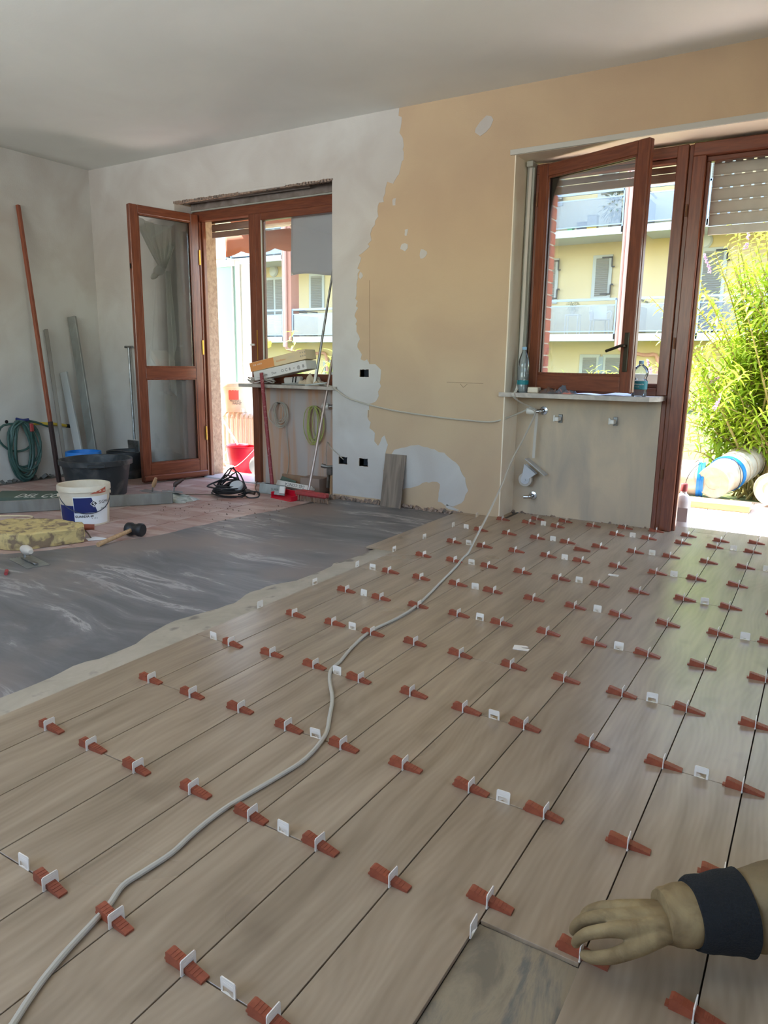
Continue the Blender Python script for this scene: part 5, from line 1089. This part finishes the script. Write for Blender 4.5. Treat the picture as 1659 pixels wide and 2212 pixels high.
# ================================================================ APARTMENT HOUSE ACROSS THE GARDEN
FY = 19.0; BYF = 17.6
ap = thing('apartment_building', 'yellow apartment block with grey balconies seen through both windows', 'building', (-8,FY,-.1))
MB().bx(-26,12,FY,FY+6,-.1,10.5).fin('facade_wall', m_facade, ap, True)
def balcony(x0, x1, z):
    s = MB().bx(x0,x1,BYF,FY,z-.14,z,.01).fin('balcony', m_slab, ap, True)
    mb = MB(); mb.bx(x0-.02,x1+.02,BYF-.03,BYF+.01,z-.17,z+.02); mb.fin('slab_edge', m_slab, s, True)
    n = max(1, round((x1-x0)/1.9)); w = (x1-x0)/n
    for k in range(n): MB().bx(x0+k*w+.05,x0+(k+1)*w-.05,BYF-.015,BYF+.005,z+.10,z+.76).fin('railing_panel', m_rail, s, True)
    for k in range(n+1): MB().bx(x0+k*w-.02,x0+k*w+.02,BYF-.03,BYF+.01,z-.13,z+.95).fin('railing_post', m_railm, s, True)
    mb = MB(); mb.bx(x0,x1,BYF-.03,BYF+.03,z+.90,z+.96); mb.bx(x0,x1,BYF-.012,BYF+.012,z+.76,z+.79); mb.bx(x0,x1,BYF-.012,BYF+.012,z+.07,z+.10); mb.fin('handrail', m_railm, s, True)
    mb = MB()
    for x in (x0+.02, x1-.02): mb.bx(x-.015,x+.015,BYF,FY,z+.90,z+.95); mb.bx(x-.008,x+.008,BYF,FY,z+.10,z+.76)
    mb.fin('side_railing', m_rail, s, True); return s
for z in (1.93, 4.69, 7.45):
    for x0, x1 in [(-20.5,-18.0),(-17.75,-15.39),(-14.95,-10.35),(-9.6,-3.87),(-3.38,-.2),(.4,4.5)]: balcony(x0, x1, z)
def shutter(x0, x1, z0, z1, leaves=1, hinge=1):
    f = MB(); f.bx(x0-.05,x1+.05,FY-.05,FY-.0,z0-.05,z1+.06,.005); fr_ = f.fin('shutter', m_shutf, ap, True)
    w = (x1-x0)/leaves
    for k in range(leaves):
        mb = MB(); mb.bx(x0+k*w+.05,x0+(k+1)*w-.05,FY-.055,FY-.045,z0+.05,z1-.03); zz = z0+.08
        while zz < z1-.06: mb.box((x0+(k+.5)*w,FY-.062,zz), (w-.11,.03,.03), rot(.6,0,0)); zz += .058
        mb.fin('louvres', m_shut, fr_, True)
    if hinge:
        mb = MB()
        for (zt, s_) in ((z1-.02,-1),(z0+.1,1)):
            mb.bx(x1-.24,x1+.06,FY-.09,FY-.06,zt-.015,zt+.02); mb.bx(x1+.03,x1+.06,FY-.09,FY-.06,min(zt,zt+s_*.26),max(zt,zt+s_*.26)); mb.bx(x1+.05,x1+.12,FY-.09,FY-.06,zt+s_*.26-.02,zt+s_*.26+.02)
        mb.fin('strap_hinge', m_iron, fr_, True)
for dz in (0, 2.76, 5.5):
    shutter(-4.92,-4.46,3.02+dz,4.15+dz); shutter(-6.5,-6.03,2.95+dz,4.14+dz); shutter(-2.62,-1.46,1.95+dz,4.16+dz, 2); shutter(-8.4,-7.3,1.95+dz,4.16+dz, 2)
    shutter(-17.32,-16.46,1.95+dz,4.12+dz, 2, 0); shutter(-15.22,-14.64,2.98+dz,4.16+dz, 1, 0); shutter(-18.6,-18.1,2.98+dz,4.16+dz,1,0); shutter(-13.9,-13.0,1.95+dz,4.14+dz, 2); shutter(1.6,2.6,1.95+dz,4.14+dz,2)
    for x in (-2.02,-16.93,-7.8):
        MB().lathe([(.0,0),(.20,0),(.21,.03),(.16,.09),(.0,.11)], (x,FY,4.40+dz), 20, rot(PI/2,0,0), False).fin('wall_lamp', m_slab, ap, True, smooth=True)
shutter(-5.12,-4.62,.1,1.36,1,0); shutter(-4.45,-3.75,.1,1.36,1,0); MB().bx(-4.6,-4.47,FY-.06,FY,.1,1.36).fin('window_gap', mat('dark_glass', S(110,130,140), .2), ap, True); shutter(-14.6,-13.8,.1,1.1,1,0)
for x0, x1 in [(-3.83,-3.42),(-10.2,-9.75),(-15.36,-15.0),(-.15,.3)]:
    MB().bx(x0+.08,x1,BYF-.02,BYF+.42,1.79,10.5).fin('pilaster', m_pink, ap, True)
    mb = MB(); mb.cyl((x0+.16,BYF-.09,1.6),(x0+.16,BYF-.09,10.4),.06,.06,10); mb.cyl((x0+.05,BYF-.04,1.6),(x0+.05,BYF-.04,10.4),.05,.05,8); mb.tube([(x0+.16,BYF-.09,1.62),(x0+.2,BYF+.1,1.5),(x0+.55,FY-.3,1.40),(x0+.9,FY-.1,1.3),(x0+.9,FY-.06,.0)], .055, 8); mb.fin('downpipe', m_pinkl, ap, True, smooth=True)
MB().bx(-26,12,FY-.12,FY+6,10.5,10.9).fin('eaves', m_slab, ap, True)
# things on its balconies
def chair(c, rz, label):
    t = thing('garden_chair', label, 'chair', c, rz)
    mb = MB(); mb.box((0,0,.42), (.46,.44,.03), None, .01); mb.fin('seat', m_whitepl, t)
    mb = MB(); mb.grid(lambda u,v: (-.24+.48*u, .20+.10*v+.05*math.cos((u-.5)*PI), .42+.40*v), 8, 5); mb.fin('backrest', m_whitepl, t, solid=.02)
    for x in (-.2,.2):
        for y in (-.19,.2): MB().cyl((x*1.1,y*1.15,0),(x,y,.41),.018,.022,8).fin('leg', m_whitepl, t)
    for s_ in (-1,1): mb = MB(); mb.tube([(s_*.24,-.2,.42),(s_*.26,-.19,.62),(s_*.26,.1,.66),(s_*.24,.26,.62)], .02, 8); mb.fin('armrest', m_whitepl, t, smooth=True)
    return t
chair((-4.42,18.1,1.93), .5, 'white plastic armchair on lower balcony seen through the open sash')
t = thing('plant_stand', 'small white table with leafy pot plant on lower balcony', 'table', (-5.22,18.20,1.93)); mb = MB(); mb.bx(-.2,.2,-.15,.15,.56,.59); mb.fin('table_top', m_whitepl, t)
for x in (-.18,.18):
    for y in (-.13,.13): MB().bx(x-.012,x+.012,y-.012,y+.012,0,.56).fin('leg', m_whitepl, t)
def blob(name, c, r, label, cat, ma, seed, pot=True):
    t = thing(name, label, cat, c); rn = random.Random(seed)
    if pot: MB().lathe([(.0,0),(r*.35,0),(r*.48,r*.6),(r*.42,r*.6)], (0,0,0), 14, None, False).fin('pot', m_cream, t, smooth=True)
    bm = bmesh.new()
    for i in range(260):
        d_ = Vector((rn.gauss(0,1),rn.gauss(0,1),rn.gauss(0,1))).normalized(); p = d_*r*rn.random()**.4 + Vector((0,0,r*1.35)); add_leaf(bm, Matrix.Translation(p) @ d_.to_track_quat('X','Z').to_matrix().to_4x4(), r*.35, r*.07, .4)
    mb = MB(); mb.bm.free(); mb.bm = bm; tag(mb.fin('foliage', ma, t), kind='stuff'); return t
m_dkleaf = mat('dusky_leaf', S(110,128,112), .7)
blob('potted_plant', (-5.24,18.20,2.52), .17, 'dusky pot plant standing on the white balcony table', 'plant', m_dkleaf, 1)
blob('potted_shrub', (-4.12,18.0,4.69), .42, 'large dark potted shrub in corner of upper balcony', 'plant', m_dkleaf, 2)
blob('potted_plant', (-6.0,17.75,2.75), .12, 'small green plant hooked on the lower balcony rail at far left', 'plant', mat('bright_leaf', S(120,180,90), .7), 3)
for nm, x, w, h, m_, lb in [('storage_box', -4.70,.26,.36,m_cream,'cream and yellow lidded box on upper balcony beside the dark shrub'),('storage_box',-4.98,.26,.20,mat('slate_box',S(80,86,104),.6),'dark slate coloured low box on upper balcony'),('toy_box',-5.30,.14,.08,mat('green_toy',S(90,190,130),.5),'small green box on upper balcony floor')]:
    t = thing(nm, lb, 'box', (x,17.75,4.69)); MB().box((0,0,h/2), (w,.2,h), None, .01).fin('box_body', m_, t); MB().box((0,0,h+.012), (w+.03,.22,.025), None, .006).fin('lid', m_, t)
    if 'yellow' in lb: MB().box((0,0,.05), (w+.006,.206,.10), None, .004).fin('yellow_base', m_yellow, t)
# ================================================================ PERSON REACHING IN FROM THE RIGHT
pe = thing('person', 'gloved hand and khaki sleeve of person kneeling out of frame, setting a clip', 'person', (1.2,-1.45,0))
def skin(name, chains, ma, parent, sub=2):
    me = bpy.data.meshes.new(name); vs = []; es = []; rs = []; idx = {}
    roots = set()
    for ch in chains:
        prev = None; roots.add(len(vs))
        for (p, r) in ch:
            key = tuple(round(c_, 5) for c_ in p)
            if key not in idx: idx[key] = len(vs); vs.append(Vector(p) - origin_of(parent)); rs.append(r)
            i = idx[key]
            if prev is not None and prev != i: es.append((prev, i))
            prev = i
    me.from_pydata(vs, es, []); o = bpy.data.objects.new(name, me); link(o, parent); me.materials.append(ma)
    md = o.modifiers.new('skin', 'SKIN'); sv = me.skin_vertices[0].data
    for i, r in enumerate(rs): rr = r if isinstance(r, tuple) else (r, r); sv[i].radius = rr; sv[i].use_root = (i in roots)
    md.use_smooth_shade = True; s2 = o.modifiers.new('sub', 'SUBSURF'); s2.levels = sub; s2.render_levels = sub; return o
hand = skin('glove', [
    [((1.165,-1.478,.104), .021), ((1.120,-1.522,.104), .0185), ((1.078,-1.560,.102), .0165), ((1.048,-1.580,.103), .0135), ((1.014,-1.594,.090), .0120), ((.998,-1.592,.068), .0110), ((.992,-1.586,.047), .0090)],
    [((1.162,-1.468,.106), .021), ((1.112,-1.505,.106), .0185), ((1.064,-1.540,.106), .0165), ((1.030,-1.556,.105), .0135), ((.998,-1.566,.090), .0120), ((.984,-1.566,.068), .0110), ((.982,-1.562,.048), .0090)],
    [((1.160,-1.458,.106), .021), ((1.110,-1.488,.105), .0180), ((1.060,-1.516,.104), .0160), ((1.024,-1.526,.100), .0130), ((.998,-1.532,.082), .0118), ((.990,-1.536,.060), .0108), ((.998,-1.538,.044), .0088)],
    [((1.162,-1.448,.102), .020), ((1.114,-1.472,.100), .0165), ((1.068,-1.494,.097), .0148), ((1.038,-1.500,.090), .0120), ((1.016,-1.504,.072), .0108), ((1.014,-1.510,.054), .0098), ((1.024,-1.514,.042), .0082)],
    [((1.160,-1.484,.098), .020), ((1.128,-1.530,.092), .0190), ((1.098,-1.570,.084), .0170), ((1.062,-1.600,.070), .0140), ((1.030,-1.606,.056), .0125), ((1.006,-1.594,.043), .0095)]], m_glove, pe)
rm = hand.modifiers.new('fuse', 'REMESH'); rm.mode = 'VOXEL'; rm.voxel_size = .0024; rm.use_smooth_shade = True
sm_ = hand.modifiers.new('smooth', 'SMOOTH'); sm_.factor = .6; sm_.iterations = 9
def sleeve(name, pts, radii, ma, squash=.85, wr_=0.0, n=40, seed=0):
    mb = MB(); P_ = spline([Vector(p) for p in pts], 8); m_ = len(P_); rings = []
    for i, p in enumerate(P_):
        f = i/(m_-1)*(len(radii)-1); k = min(int(f), len(radii)-2); r = radii[k]+(radii[k+1]-radii[k])*(f-k)
        t_ = (P_[min(i+1,m_-1)]-P_[max(i-1,0)]).normalized(); a = t_.cross(Vector((0,0,1))).normalized(); b = a.cross(t_)
        ring = []
        for q in range(n):
            th = 2*PI*q/n; w_ = 1 + wr_*noise.noise((math.cos(th)*1.6+seed, math.sin(th)*1.6, i*.22))
            ring.append(mb.bm.verts.new(p + a*r*w_*math.cos(th) + b*r*squash*w_*math.sin(th)))
        rings.append(ring)
    for A, B_ in zip(rings, rings[1:]):
        for q in range(n): mb.bm.faces.new((A[q],A[(q+1)%n],B_[(q+1)%n],B_[q]))
    mb.bm.faces.new(rings[-1]); mb.bm.faces.new(rings[0][::-1]); return mb.fin(name, ma, pe, True, smooth=True)
sleeve('glove_cuff', [(1.122,-1.496,.104),(1.142,-1.482,.105),(1.175,-1.46,.107)], [.047,.051,.056,.056], m_glove, .92, .06)
sleeve('knit_wristband', [(1.165,-1.466,.107),(1.20,-1.443,.109),(1.245,-1.415,.112)], [.061,.067,.071,.076], m_knit, .95, .05, seed=3)
sleeve('sleeve', [(1.225,-1.428,.112),(1.30,-1.385,.125),(1.42,-1.325,.17),(1.54,-1.285,.245),(1.63,-1.37,.38),(1.72,-1.52,.56),(1.80,-1.66,.74)], [.060,.076,.080,.084,.086,.088,.09], m_khaki, .95, .12, 48, 6)
